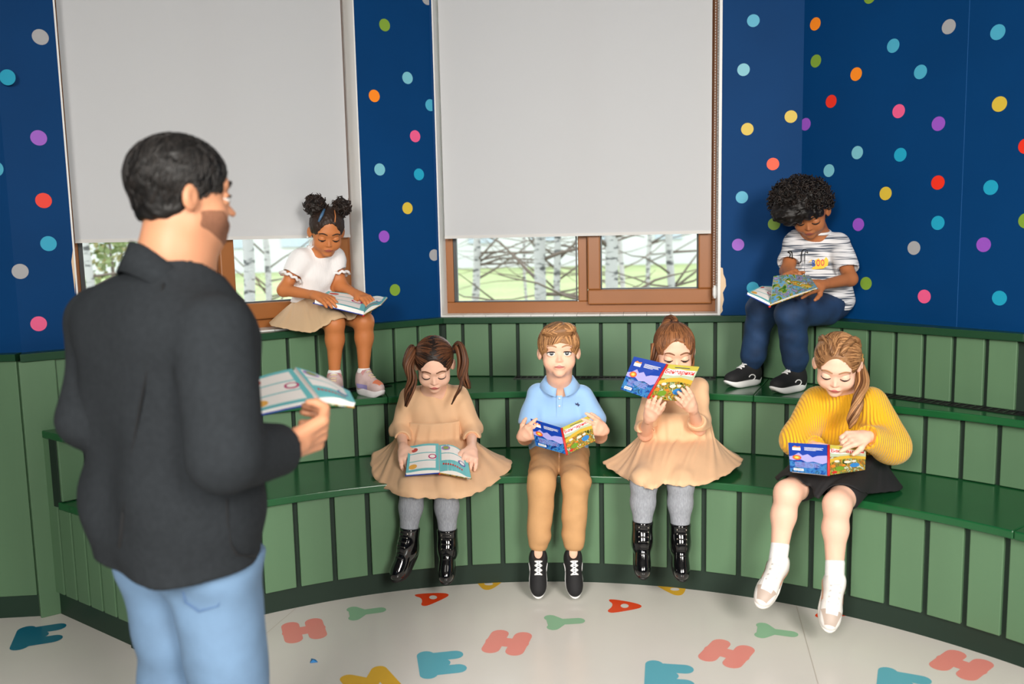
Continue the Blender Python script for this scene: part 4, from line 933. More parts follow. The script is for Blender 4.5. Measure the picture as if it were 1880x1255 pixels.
def skirt(par, m, top, hem, name='skirt', rings=14, folds=18, famp=.008, sag=None, thick=.0, seed=1, drop=.35, label=None):
    """cloth lofted from a waist ring to a hem ring; both closed lists of points of equal count are resampled"""
    rs = np.random.RandomState(seed)
    def resample(P, n):
        P = [V(p) for p in P]; m_ = len(P); out = []
        for i in range(n):                # periodic Catmull-Rom
            t = i*m_/n; k = int(t); f = t-k; a, b, c, d = (P[(k+q-1) % m_] for q in range(4))
            out.append(.5*((2*b)+(-a+c)*f+(2*a-5*b+4*c-d)*f*f+(-a+3*b-3*c+d)*f**3))
        return np.array(out)
    n = 144; A, B = resample(top, n), resample(hem, n); ctr = A.mean(0); vs = []
    ph = rs.uniform(0, 6, 4)
    for r in range(rings+1):
        t = r/rings; P = A*(1-t)+B*t
        P[:, 2] += (A[:, 2].mean()-B[:, 2])*0 + drop*(t*(1-t))*np.maximum(0, A[:, 2]-B[:, 2])*(1 if sag is None else sag)
        th = 2*math.pi*np.arange(n)/n
        w_ = famp*t**.7*(np.sin(folds*th+ph[0]+1.2*np.sin(3*th+ph[1]))+.6*np.sin(folds*.53*th+ph[2]+2*t))
        P[:, 2] += w_; out = P-ctr; out[:, 2] = 0; out /= np.linalg.norm(out, axis=1, keepdims=True)+1e-6; P += out*w_[:, None]*.8
        vs.append(P)
    vs = np.concatenate(vs); F = [(r*n+i, r*n+(i+1) % n, (r+1)*n+(i+1) % n, (r+1)*n+i) for r in range(rings) for i in range(n)]
    o = mesh(name, vs, np.array(F), m, par, True)
    md = o.modifiers.new('thick', 'SOLIDIFY'); md.thickness = .003; md.offset = -1
    if label: o['label'] = label
    return o
def ring(c, sd, fw, rx, ry, n=16):       # horizontal ellipse, starting at -front, counter-clockwise from above
    c, sd, fw = V(c), V(sd), V(fw); return [c+sd*rx*math.sin(2*math.pi*i/n)+fw*ry*math.cos(2*math.pi*i/n) for i in range(n)]
H_B = .0034
def finish_body(p, prims, skin, label=None): return sdf_obj('body', prims, H_B, skin, p)
def cap_hair(hd, m, par, front=.2, side_low=-.05, back_low=-.38, thick=.03, cut_y=-.20, extra=(), h=.0034, disp=None, name='hair', temple=.02):
    """scalp cap: cranium shell minus the face"""
    P = [hd.e((0, .065, .135), (.355+thick, .425+thick, .365+thick)), hd.e((0, .15, -.10), (.285+thick, .27+thick, .27), .05)]
    P += list(extra)
    P += [hd.e((0, -.50, -.22), (.34, .36, .50+front-.2), .03, 's'), hd.cp((-.6, -.17, side_low-.22), (.6, -.17, side_low-.22), .2, k=.03, op='s')]
    P.append(plane(-(hd.R@V(0, 0, 1)), -(hd.w(0, 0, back_low)@(hd.R@V(0, 0, 1)))))
    return P
def sphere_pts(hd, n, seed, fn, c=(0, .06, .13), r=.4):
    rs = np.random.RandomState(seed); q = rs.normal(size=(n*6, 3)); q /= np.linalg.norm(q, axis=1, keepdims=True); q = q[[fn(x) for x in q]][:n]
    return hd.ws(V(*c)+q*r)
def tail(pts, r, k=.012): return [cap(pts[i], pts[i+1], r[i], r[i+1], k) for i in range(len(pts)-1)]
def curve(pts, n=12):
    P = [V(p) for p in pts]; P = [2*P[0]-P[1]]+P+[2*P[-1]-P[-2]]; out = []
    for i in range(1, len(P)-2):
        for f in np.linspace(0, 1, n, endpoint=False):
            a, b, c, d = P[i-1:i+3]; out.append(.5*((2*b)+(-a+c)*f+(2*a-5*b+4*c-d)*f*f+(-a+3*b-3*c+d)*f**3))
    return out+[P[-2]]
def lock(mb, pts, r, seed, n=14, spread=.6, twist=2.0, rs=.3):
    """a tail of hair as many thin strands twisting round a centre line with radius list r"""
    C_ = curve(pts, 5); N_ = len(C_); rr = np.interp(np.linspace(0, 1, N_), np.linspace(0, 1, len(r)), r); rnd = np.random.RandomState(seed)
    for s in range(n):
        a0 = rnd.uniform(0, 6.28); q0 = rnd.uniform(.5, 1.0); out = []
        for i, p in enumerate(C_):
            d = C_[min(i+1, N_-1)]-C_[max(i-1, 0)]; d /= np.linalg.norm(d); a = np.cross(d, V(.2, .9, .3)); a /= np.linalg.norm(a); b = np.cross(d, a)
            an = a0+twist*i/N_*2; out.append(p+(a*math.cos(an)+b*math.sin(an))*rr[i]*q0)
        mb.tube(out, [max(.0012, x*rs) for x in rr], 5)
SK_F = SKIN('fair', (240, 190, 164)); SK_F2 = SKIN('fair_rosy', (243, 196, 172)); SK_B = SKIN('brown', (172, 108, 68)); SK_M = SKIN('tan', (196, 122, 72)); SK_A = SKIN('adult', (206, 146, 112))
def sleeve(j, sd_, r0, r1, frac, k=.02, fore=0.0, r2=None):
    """sleeve along upper arm (and forearm if fore>0) ending in an opening the arm passes through"""
    sh, el, wr = j['sh'+sd_], j['el'+sd_], j['wr'+sd_]; P = []
    if fore <= 0:
        e = sh+(el-sh)*frac; P = [cap(sh, e, r0, r1, k)]; d = (el-sh)/np.linalg.norm(el-sh); P2 = [cap(e+d*(r1*1.0), e+d*(r1*1.0+.03), r1*1.02, r1*1.1, .004, 's')]
    else:
        e = el+(wr-el)*fore; P = [cap(sh, el, r0, r1, k), cap(el, e, r1, r2 or r1, k)]; d = (wr-el)/np.linalg.norm(wr-el); rr = r2 or r1; P2 = [cap(e+d*(rr*1.0), e+d*(rr+.03), rr*1.02, rr*1.1, .004, 's')]
    return P, P2
# ================= boy in the blue polo shirt
def boy_polo():
    p = person('boy in a light blue polo shirt and khaki trousers looking up from his book', (J(1027, 850, 3.5)[0], 3.5, .45))
    hd = Head(J(1026, 643, 3.50), .212, -2, -5, 0)
    j = dict(neck=J(1027, 706, 3.56), chest=J(1027, 762, 3.60), pelvis=J(1027, 822, 3.64), shA=J(988, 727, 3.58), shB=J(1068, 725, 3.58), elA=J(964, 803, 3.52), elB=J(1101, 800, 3.52), wrA=J(959, 800, 3.40), wrB=J(1108, 789, 3.40),
             hipA=J(1003, 832, 3.62), hipB=J(1051, 832, 3.62), knA=J(994, 885, 3.28), knB=J(1057, 885, 3.28), anA=J(988, 1018, 3.26), anB=J(1052, 1018, 3.26))
    hp = hd.prims(); B = list(hp)+neck_prims(j, hd)+torso_prims(j)
    for s in 'AB': B += arm_prims(j, s)+leg_prims(j, s)
    B += hand_to(j, 'A', J(992, 783, 3.31), (.25, .95, .1), 1, curl=(12, 22, 18), L=.118)
    B += hand_to(j, 'B', J(1062, 771, 3.285), (-.3, .9, -.1), -1, curl=(10, 14, 10), spread=12, L=.125, thumb=(.6, .6, .6))
    finish_body(p, B, SK_F); bd = p.children[-1]
    face(hd, hp, bd, SK_F, (176, 132, 96), (70, 75, 80), gaze_v=4, lid=24, low=-26, lips_rgb=(205, 120, 112))
    hm = hairmat('hair_light_brown', (84, 50, 26), (205, 152, 100))
    HP = cap_hair(hd, hm, p, front=.10, side_low=-.10, back_low=-.3, thick=.035, extra=[hd.e((-.03, -.25, .36), (.29, .16, .11), .06), hd.e((.10, -.2, .40), (.22, .18, .12), .06)])
    h = sdf_obj('hair', HP, .0034, hm, p)
    part = V(.12, -.1, .5)
    st = sphere_pts(hd, 1300, 3, lambda q: q[2] > -.25, r=.43)
    def flow(P):
        L = ((P-hd.c)@hd.R)/hd.h; f = np.stack([np.where(L[:, 0] > .1, .9, -.9), -.75+0*L[:, 0], -.15+0*L[:, 0]], -1); f[:, 1] = np.where(L[:, 1] > .15, .1, f[:, 1]); f[:, 2] = np.where(L[:, 2] < .3, -1.2, f[:, 2]); return f@hd.R.T
    strands(HP, st, flow, 9, .009, .0026, hm, 'hair_strands', h, seed=4, wob=.12, keep=lambda P: ~((((P-hd.c)@hd.R)[:, 1] < -.15*hd.h) & (((P-hd.c)@hd.R)[:, 2] < .22*hd.h)))
    # polo
    m = mat('polo_blue', (150, 192, 238), .75, bump=.25, bscale=700, sheen=.2)
    SP = torso_prims(j, 1.0, .012); cuts = []
    for s in 'AB': a, b = sleeve(j, s, .047, .049, .62, .015); SP += a; cuts += b
    SP += cuts+[hd.cp((0, .08, -.40), (0, -.03, -.56), .2, .2, .01, 's'), plane((0, 0, -1), -.495)]
    sh = sdf_obj('polo_shirt', SP, .004, m, p, lambda X: waves(X, .005, 40, 5, (.5, .2, .8)))
    # collar: two flaps round the neck
    nk = j['neck']; cv = []; F = []; n = 25
    for i in range(n):
        t = -math.pi*.93+2*math.pi*.93*i/(n-1); dx, dy = math.sin(t), math.cos(t)      # t=0 back, ends at the front
        fr = max(0, -dy)**2
        cv += [nk+V(dx*.050, dy*.048+.004, .030-.030*fr), nk+V(dx*.056, dy*.052+.004, .034-.030*fr), nk+V(dx*(.082+.01*fr), dy*(.072+.014*fr)+.004, -.004-.034*fr)]
    for i in range(n-1): F += [(i*3+k, i*3+k+1, i*3+k+4, i*3+k+3) for k in (0, 1)]
    co = mesh('collar', cv, F, m, sh, True); co.modifiers.new('t', 'SOLIDIFY').thickness = .003
    Q = rsnap(SP, [(1027+d_, y) for y in np.linspace(722, 765, 8) for d_ in (-5, 5)], 3.38, off=.002)
    mesh('placket', Q, [(2*i, 2*i+1, 2*i+3, 2*i+2) for i in range(7)], m, sh, True)
    for y in (731, 745):
        q = rsnap(SP, [(1027, y)], 3.38, off=.003)[0]; MB().tube([q, q-V(0, .002, 0)], .0045, 10).build('button', mat('button_pale', (225, 228, 232), .3), sh, True)
    em = [(-4, -3), (-1, -1), (1, -4), (2, -1), (5, 1), (3, 2), (2, 4), (0, 1), (-3, 1)]
    Q = rsnap(SP, [(1060+a, 742+b) for a, b in em], 3.38); mesh('emblem', Q, [tuple(range(len(em)))], M_navy, sh)
    # trousers
    m2 = mat('khaki_cotton', (196, 150, 102), .8, bump=.15, bscale=500, var=.05, vscale=20)
    TP = []
    for s in 'AB':
        kn, an, hp_ = j['kn'+s], j['an'+s], j['hip'+s]; d = (an-kn); c1 = kn+d*.72; c2 = kn+d*.84
        TP += [cap(hp_, kn, .066, .054, .008), cap(kn, c1, .053, .045, .02), cap(c1, c2, .042, .037, .012), cap(c2+d*.25, c2+d*.5, .045, .05, .004, 's')]
    TP += [cap(j['pelvis']+V(-.04, 0, -.01), j['pelvis']+V(.04, 0, -.01), .08, .08, .02), plane((0, 0, 1), .60)]
    sdf_obj('trousers', TP, .004, m2, p, lambda X: waves(X, .0022, 60, 8, (.2, .2, 1)))
    for s in 'AB':
        shoe(p, j['an'+s]+V(0, -.004, -.012), (-.03 if s == 'A' else .02, -.62, -.78), (0, -.8, .6), 'black', .185)
    k = J(1035, 800, 3.30)
    St, Sb = J(1031, 785, 3.27), J(1041, 834, 3.22)
    book('open picture book with blue back cover held by the boy in the blue polo', St, Sb, J(974, 768, 3.36), J(984, 818, 3.31), J(1082, 762, 3.36), J(1093, 809, 3.31), (0, 1, .35), 'hidden', .012, .006)
boy_polo()
# ================= two girls in beige dresses
M_dress = mat('beige_cotton', (228, 186, 146), .8, bump=.1, bscale=500, var=.04, vscale=10, sheen=.1)
M_tights = mat('grey_knit_tights', (152, 156, 164), .85, bump=.5, bscale=420, var=.18, vscale=260, stretch=(1, 1, .25))
def dress_girl(p, j, hd, hem, seam_py, Yc, sleeve_r, fore, seed):
    hp = hd.prims(); B = list(hp)+neck_prims(j, hd, .92)+torso_prims(j, .95)
    for s in 'AB': B += arm_prims(j, s, .92)+leg_prims(j, s, .92)
    TP = []
    for s in 'AB': TP += leg_prims(j, s, .95, .004)
    sdf_obj('tights', TP, .0045, M_tights, p)
    SP = torso_prims(j, .95, .016); cuts = []
    for s in 'AB': a, b = sleeve(j, s, .046, .046, 1, .012, fore, sleeve_r); SP += a; cuts += b
    zs = J(800, seam_py, Yc)[2]
    SP += cuts+[cap(j['neck']+V(0, 0, .004), j['neck']+V(0, -.05, .12), .052, .062, .01, 's'), plane((0, 0, -1), -(zs-.06))]
    d = sdf_obj('dress', SP, .004, M_dress, p, lambda X: waves(X, .0055, 48, seed, (.5, .2, .8)))
    fw = V(0, -1, 0); c = V((j['shA'][0]+j['shB'][0])/2, j['chest'][1]-.005, zs)
    top = ring(c, V(1, 0, 0), fw, .128, .098, 12)
    return B, hp, d, top
def skirt2(par, top, hem, seed, folds=20, famp=.013, m=None, rings=22, front=.95, side=-.5, name='skirt', mid=None, legs=None):
    rs = np.random.RandomState(seed); n = 160
    def res(P):
        P = [V(p) for p in P]; m_ = len(P); out = []
        for i in range(n):
            t = i*m_/n; k = int(t); f = t-k; a, b, c, d = (P[(k+q-1) % m_] for q in range(4)); out.append(.5*((2*b)+(-a+c)*f+(2*a-5*b+4*c-d)*f*f+(-a+3*b-3*c+d)*f**3))
        return np.array(out)
    A, B = res(top), res(hem); Mi = None if mid is None else res(mid); th = 2*math.pi*np.arange(n)/n; ph = rs.uniform(0, 6, 6); ctr = A.mean(0); vs = []
    bul = np.where(np.cos(th) > 0, np.cos(th)*front+(1-np.cos(th))*side, side)
    for r in range(rings+1):
        t = r/rings
        if mid is None: P = A*(1-t)+B*t; P[:, 2] += bul*t*(1-t)*np.abs(A[:, 2]-B[:, 2])
        elif t < .4: P = A*(1-t/.4)+Mi*(t/.4)
        else:
            q = (t-.4)/.6; P = Mi*(1-q)+B*q; P[:, 2] += bul*q*(1-q)*1.2*np.abs(Mi[:, 2]-B[:, 2])
        w_ = famp*(t**.6)*(np.sin(folds*th+ph[0]+1.5*np.sin(2*th+ph[1]))+.8*np.sin(folds*.41*th+ph[2]+2.5*t)+.4*np.sin(folds*1.7*th+ph[3]))*(1-.7*t)
        out = P-ctr; out[:, 2] = 0; out /= np.linalg.norm(out, axis=1, keepdims=True)+1e-6; P += out*(w_*.6)[:, None]; P[:, 2] += np.abs(w_)*.9; vs.append(P)
    vs = np.concatenate(vs); F = np.array([(r*n+i, r*n+(i+1) % n, (r+1)*n+(i+1) % n, (r+1)*n+i) for r in range(rings) for i in range(n)])
    if legs is not None:          # cloth rests on the legs, never inside them
        for _ in range(12):
            dd = ev(legs, vs); k_ = dd < .007
            if not k_.any(): break
            g = grad(legs, vs[k_]); g[:, 2] = np.abs(g[:, 2])+.35; g /= np.linalg.norm(g, axis=1, keepdims=True); vs[k_] += g*(.007-dd[k_])[:, None]
        G = vs.reshape(rings+1, n, 3)
        for _ in range(2):
            S_ = G.copy(); S_[1:-1] = (G[1:-1]*2+G[:-2]+G[2:]+np.roll(G, 1, 1)[1:-1]+np.roll(G, -1, 1)[1:-1])/6; G = S_
        vs = G.reshape(-1, 3)
        dd = ev(legs, vs); k_ = dd < .006; g = grad(legs, vs); vs = np.where(k_[:, None], vs+g*(.006-dd)[:, None], vs)
    o = mesh(name, vs, F, m or M_dress, par, True); md = o.modifiers.new('thick', 'SOLIDIFY'); md.thickness = .003; md.offset = 0; return o
def midring(j, rx, ry, z): c = (j['hipA']+j['hipB'])/2; return ring(V(c[0], c[1]-.03, z), V(1, 0, 0), V(0, -1, 0), rx, ry, 12)
def girl_book_lap():
    p = person('girl in a beige dress with two dark pigtails reading a book flat on her lap', (J(797, 850, 3.5)[0], 3.5, .45))
    hd = Head(J(797, 668, 3.47), .205, 3, 30, 0)
    j = dict(neck=J(797, 714, 3.56), chest=J(797, 762, 3.60), pelvis=J(797, 816, 3.64), shA=J(755, 729, 3.59), shB=J(840, 727, 3.59), elA=J(736, 790, 3.56), elB=J(866, 788, 3.56), wrA=J(741, 824, 3.38), wrB=J(866, 824, 3.38),
             hipA=J(775, 835, 3.62), hipB=J(819, 835, 3.62), knA=J(757, 896, 3.27), knB=J(819, 896, 3.27), anA=J(748, 1000, 3.26), anB=J(822, 1003, 3.26))
    hem = [J(*q) for q in ((797, 916, 3.20), (852, 914, 3.20), (900, 893, 3.30), (941, 854, 3.50), (916, 838, 3.66), (855, 832, 3.74), (797, 830, 3.76), (738, 832, 3.74), (690, 830, 3.62), (681, 862, 3.44), (703, 895, 3.30), (745, 913, 3.20))]
    B, hp, d, top = dress_girl(p, j, hd, hem, 772, 3.55, .036, .42, 11)
    B += hand_to(j, 'A', J(752, 858, 3.27), (.4, .1, -.9), 1, curl=(22, 25, 20), L=.115, thumb=(.7, .7, .1), spread=10)
    B += hand_to(j, 'B', J(860, 860, 3.265), (-.4, .1, -.9), -1, curl=(22, 25, 20), L=.115, thumb=(.7, .7, .1), spread=10)
    bd = finish_body(p, B, SK_F2); face(hd, hp, bd, SK_F2, (110, 72, 48), (80, 55, 40), gaze_v=-35, lid=-16, low=-36, lips_rgb=(205, 110, 105))
    skirt2(d, top, hem, 3, mid=midring(j, .145, .10, .565), legs=leg_prims(j, 'A', .95, .004)+leg_prims(j, 'B', .95, .004))
    hm = hairmat('hair_dark_brown', (30, 18, 12), (112, 70, 44))
    HP = cap_hair(hd, hm, p, front=.34, side_low=-.02, back_low=-.32, thick=.02)
    h = sdf_obj('hair', HP, .0034, hm, p)
    tA, tB = hd.w(-.40, .16, .22), hd.w(.40, .16, .22)
    st = sphere_pts(hd, 800, 5, lambda q: q[2] > -.3 and (q[1] > -.95), r=.40)
    def flow(P):
        L = ((P-hd.c)@hd.R); t = np.where((L[:, :1] < 0), tA, tB); return (t-P)/np.linalg.norm(t-P, axis=1, keepdims=True)
    strands(HP, st, flow, 8, .009, .0018, hm, 'hair_strands', h, seed=4, wob=.06)
    mb = MB(); mb2 = MB()
    lock(mb, [tA, J(757, 640, 3.46), J(750, 668, 3.43), J(757, 695, 3.42), J(751, 720, 3.42), J(745, 746, 3.43)], [.012, .018, .021, .019, .017, .005], 1, 26, rs=.28, twist=2.5)
    lock(mb2, [tB, J(842, 634, 3.46), J(851, 660, 3.44), J(849, 690, 3.44), J(857, 705, 3.45), J(862, 712, 3.46)], [.012, .018, .022, .02, .015, .006], 2, 26, rs=.28)
    lock(mb2, [J(848, 690, 3.43), J(845, 712, 3.42), J(836, 728, 3.42), J(829, 742, 3.43)], [.008, .007, .005, .002], 5, 8, rs=.3)
    mb.build('pigtail', hm, h, True); mb2.build('pigtail', hm, h, True)
    for t_ in (tA, tB): MB().tube([t_-V(.008, 0, 0), t_+V(.008, 0, 0)], .016, 12).build('hair_tie', mat('hair_tie_dark', (40, 30, 30), .7), h, True)
    shoe(p, j['anA']+V(0, -.004, -.005), (-.42, -.66, -.62), (-.1, -.5, 1), 'boot', .175, shin=j['knA']-j['anA']); shoe(p, j['anB']+V(0, -.004, -.005), (-.05, -.8, -.6), (0, -.6, 1), 'boot', .175, shin=j['knB']-j['anB'])
    St, Sb = J(806, 818, 3.38), J(807, 869, 3.22)
    book('open picture book lying on the beige skirt of the girl with pigtails, pages up', St, Sb, J(750, 823, 3.38), J(744, 874, 3.22), J(857, 832, 3.37), J(866, 880, 3.21), (0, -.35, 1), 'shown', .010, .003, curl=.016)
girl_book_lap()
def girl_book_raised():
    p = person('girl in a beige dress with a high ponytail hiding her mouth behind a raised book', (J(1240, 850, 3.4)[0], 3.4, .45))
    hd = Head(J(1238, 643, 3.42), .207, -2, 16, 0)
    j = dict(neck=J(1240, 706, 3.48), chest=J(1240, 758, 3.52), pelvis=J(1240, 815, 3.56), shA=J(1199, 723, 3.50), shB=J(1282, 719, 3.50), elA=J(1184, 796, 3.42), elB=J(1283, 786, 3.42), wrA=J(1192, 766, 3.25), wrB=J(1271, 748, 3.27),
             hipA=J(1218, 832, 3.53), hipB=J(1262, 832, 3.53), knA=J(1182, 888, 3.17), knB=J(1250, 888, 3.17), anA=J(1179, 990, 3.16), anB=J(1249, 994, 3.16))
    hem = [J(*q) for q in ((1222, 889, 3.12), (1256, 894, 3.10), (1305, 886, 3.16), (1355, 858, 3.34), (1358, 838, 3.50), (1315, 822, 3.64), (1240, 822, 3.68), (1175, 828, 3.66), (1110, 848, 3.48), (1130, 868, 3.34), (1165, 888, 3.16), (1197, 899, 3.08))]
    B, hp, d, top = dress_girl(p, j, hd, hem, 762, 3.47, .038, .3, 23)
    B += hand_to(j, 'A', J(1210, 724, 3.15), (.5, .8, .2), -1, curl=(8, 14, 10), L=.115, thumb=(.7, .3, .6))
    B += hand_to(j, 'B', J(1248, 708, 3.17), (-.5, .8, .1), 1, curl=(8, 14, 10), L=.115, thumb=(.7, .3, .7))
    bd = finish_body(p, B, SK_F); face(hd, hp, bd, SK_F, (125, 85, 58), (80, 55, 40), gaze_v=-30, lid=-6, low=-32)
    skirt2(d, top, hem, 9, mid=midring(j, .145, .10, .565), legs=leg_prims(j, 'A', .95, .004)+leg_prims(j, 'B', .95, .004))
    hm = hairmat('hair_chestnut', (66, 36, 20), (150, 98, 60))
    HP = cap_hair(hd, hm, p, front=.33, side_low=-.10, back_low=-.36, thick=.025)
    h = sdf_obj('hair', HP, .0034, hm, p); tA = hd.w(0, .14, .50)
    st = sphere_pts(hd, 800, 8, lambda q: q[2] > -.35 and (q[1] > -.95), r=.40)
    strands(HP, st, lambda P: (tA-P)/np.linalg.norm(tA-P, axis=1, keepdims=True), 8, .009, .0018, hm, 'hair_strands', h, seed=6, wob=.08)
    mb = MB(); lock(mb, [tA, J(1236, 588, 3.44), J(1226, 590, 3.46), J(1214, 612, 3.48), J(1207, 645, 3.48)], [.012, .016, .02, .02, .008], 3, 24, rs=.28)
    lock(mb, [hd.w(-.36, .08, .12), J(1205, 655, 3.42), J(1202, 676, 3.43), J(1206, 694, 3.44)], [.016, .02, .019, .008], 7, 22, rs=.26); lock(mb, [hd.w(.36, .06, .08), J(1270, 652, 3.42), J(1271, 668, 3.43), J(1268, 680, 3.43)], [.008, .01, .008, .003], 9, 12, rs=.3)
    mb.build('ponytail', hm, h, True); MB().tube([tA-hd.R@V(0, 0, .012), tA+hd.R@V(0, 0, .008)], .017, 12).build('hair_tie', mat('hair_tie_brown', (70, 40, 25), .7), h, True)
    shoe(p, j['anA']+V(0, -.004, -.005), (-.06, -.75, -.66), (0, -.7, .7), 'boot', .175, shin=j['knA']-j['anA']); shoe(p, j['anB']+V(0, -.004, -.005), (-.05, -.75, -.66), (0, -.7, .7), 'boot', .175, shin=j['knB']-j['anB'])
    book('picture book held up in front of the face of the girl with the high ponytail', J(1225, 668, 3.22), J(1189, 731, 3.19), J(1164, 654, 3.28), J(1139, 714, 3.25), J(1284, 673, 3.28), J(1254, 737, 3.25), (0, 1, .2), 'hidden', .010, .006)
girl_book_raised()
def flat_shape(prims, pix, Y, m, par, name, off=.0015):
    """flat print laid on a garment: outline slid on to it"""
    cx = (sum(a for a, b in pix)/len(pix), sum(b for a, b in pix)/len(pix)); n = len(pix); vs = rsnap(prims, [cx]+list(pix), Y, off=off)
    return mesh(name, vs, [(0, i+1, (i+1) % n+1) for i in range(n)], m, par, True)
# ================= girl in the yellow sweater
def girl_yellow():
    p = person('girl in a yellow knitted sweater and black skirt pointing at a line in her book', (J(1555, 870, 3.1)[0], 3.1, .45))
    hd = Head(J(1537, 668, 3.05), .205, -24, 27, 4)
    j = dict(neck=J(1549, 712, 3.13), chest=J(1553, 785, 3.18), pelvis=J(1556, 848, 3.22), shA=J(1500, 740, 3.19), shB=J(1602, 742, 3.07), elA=J(1466, 806, 3.12), elB=J(1636, 818, 3.00), wrA=J(1500, 822, 3.02), wrB=J(1590, 801, 2.91),
             hipA=J(1525, 857, 3.20), hipB=J(1582, 864, 3.13), knA=J(1446, 905, 2.94), knB=J(1537, 926, 2.85), anA=J(1428, 1030, 2.92), anB=J(1532, 1062, 2.83))
    hp = hd.prims(); B = list(hp)+neck_prims(j, hd, .92)+torso_prims(j, .95)
    for s in 'AB': B += arm_prims(j, s, .95)+leg_prims(j, s, .95)
    B += hand_to(j, 'B', J(1545, 808, 2.88), (-.1, .5, -.85), 1, curl=(48, 55, 40), point=(10, 12, 8), L=.125, thumb=(.6, .5, .5))
    B += hand_to(j, 'A', J(1535, 830, 3.0), (.2, .6, .6), -1, curl=(20, 30, 20), L=.115)
    bd = finish_body(p, B, SK_F2); face(hd, hp, bd, SK_F2, (165, 120, 85), (90, 100, 110), gaze_v=-32, lid=-10, low=-34, lips_rgb=(205, 110, 105))
    hm = hairmat('hair_honey_brown', (92, 56, 30), (196, 146, 98))
    HP = cap_hair(hd, hm, p, front=.34, side_low=-.02, back_low=-.34, thick=.02); h = sdf_obj('hair', HP, .0034, hm, p); tA = hd.w(.36, .22, .02)
    st = sphere_pts(hd, 800, 15, lambda q: q[2] > -.3 and q[1] > -.95, r=.40)
    strands(HP, st, lambda P: (tA-P)/np.linalg.norm(tA-P, axis=1, keepdims=True)+(((P-hd.c)@hd.R)[:, :1] < 0)*(hd.R@V(-.2, .9, 0)), 8, .009, .0018, hm, 'hair_strands', h, seed=6, wob=.06)
    for sx in (-1, 1):      # the two braids running back from the parting
        mb = MB(); c_ = [hd.w(sx*x, y, z) for x, y, z in ((.06, -.30, .40), (.13, -.16, .50), (.21, .02, .50), (.28, .16, .40), (.33, .24, .22))]
        lock(mb, c_, [.007, .009, .010, .009, .007], 5+sx, 9, rs=.5, twist=7); mb.build('braid', hm, h, True)
    mb = MB(); lock(mb, [tA, J(1578, 672, 3.06), J(1583, 700, 3.02), J(1577, 728, 2.98), J(1570, 752, 2.97), J(1563, 772, 2.97), J(1560, 786, 2.98)], [.012, .017, .02, .02, .018, .014, .004], 31, 30, rs=.26, twist=3); mb.build('ponytail', hm, h, True)
    MB().tube([tA-hd.R@V(.008, 0, 0), tA+hd.R@V(.008, 0, 0)], .015, 12).build('hair_tie', mat('hair_tie_gold', (190, 140, 70), .6), h, True)
    # sweater with ribbed knit
    m = bpy.data.materials.new('yellow_rib_knit'); m.use_nodes = True; nt = m.node_tree; b = nt.nodes['Principled BSDF']; b.inputs['Base Color'].default_value = lin((243, 182, 18))+(1,); b.inputs['Roughness'].default_value = .85; b.inputs['Sheen Weight'].default_value = .25
    tc = nt.nodes.new('ShaderNodeTexCoord'); w_ = nt.nodes.new('ShaderNodeTexWave'); w_.inputs['Scale'].default_value = 34; w_.inputs['Distortion'].default_value = 1.2; w_.inputs['Detail'].default_value = 1; w_.inputs['Detail Scale'].default_value = .6; w_.bands_direction = 'X'
    nt.links.new(tc.outputs['Object'], w_.inputs['Vector']); bp = nt.nodes.new('ShaderNodeBump'); bp.inputs['Strength'].default_value = .8; bp.inputs['Distance'].default_value = .004; nt.links.new(w_.outputs['Fac'], bp.inputs['Height']); nt.links.new(bp.outputs[0], b.inputs['Normal'])
    SP = torso_prims(j, .95, .022); cuts = []
    for s, r1, r2, fo in (('A', .060, .046, .75), ('B', .062, .044, .86)): a, c_ = sleeve(j, s, .056, r1, 1, .035, fo, r2); SP += a; cuts += c_
    SP += cuts+[cap(j['neck']+V(0, 0, .004), j['neck']+V(0, -.05, .12), .052, .062, .01, 's'), plane((0, 0, -1), -.515)]
    sw = sdf_obj('sweater', SP, .0042, m, p, lambda X: waves(X, .004, 34, 15, (.4, .3, .9)))
    # skirt
    mk = mat('black_cotton', (24, 24, 27), .8, bump=.1, bscale=400)
    c = (j['hipA']+j['hipB'])/2; fwd = V(-.42, -.9, 0); sdv = V(.9, -.42, 0)
    top = ring(V(c[0], c[1], .585), sdv, fwd, .12, .10, 12)
    hem = [J(*q) for q in ((1488, 893, 2.93), (1502, 915, 2.88), (1560, 908, 2.90), (1610, 905, 2.98), (1655, 898, 3.06), (1640, 876, 3.20), (1600, 862, 3.34), (1540, 860, 3.38), (1480, 860, 3.32), (1432, 870, 3.15), (1427, 882, 3.00), (1462, 893, 2.94))]
    skirt2(p, top, hem, 5, folds=26, famp=.005, m=mk, front=1.5, side=-.2, legs=leg_prims(j, 'A', .95, .004)+leg_prims(j, 'B', .95, .004))
    LP = []
    for s in 'AB': LP += [cap(j['hip'+s], j['hip'+s]+(j['kn'+s]-j['hip'+s])*.72, .068, .056, .03)]
    sdf_obj('skirt_lining', LP+[cap(j['hipA'], j['hipB'], .07, .07, .03)], .005, mk, p)
    for s, f in (('A', (-.55, -.62, -.56)), ('B', (-.3, -.62, -.72))):
        an, kn = j['an'+s], j['kn'+s]; d = (kn-an)/np.linalg.norm(kn-an)
        sdf_obj('sock', [cap(an-d*.01, an+d*.055, .031, .031, .01)], .003, mat('white_sock', (238, 238, 238), .85, bump=.4, bscale=300), p)
        shoe(p, an+V(0, -.004, -.012), f, d+V(0, -.5, 0), 'beige', .205)
    book('open picture book with blue back cover on the lap of the girl in yellow', J(1521, 816, 2.86), J(1521, 872, 2.80), J(1447, 812, 2.93), J(1451, 865, 2.87), J(1590, 822, 2.95), J(1588, 862, 2.89), (.1, 1, .4), 'hidden', .011, .006)
girl_yellow()
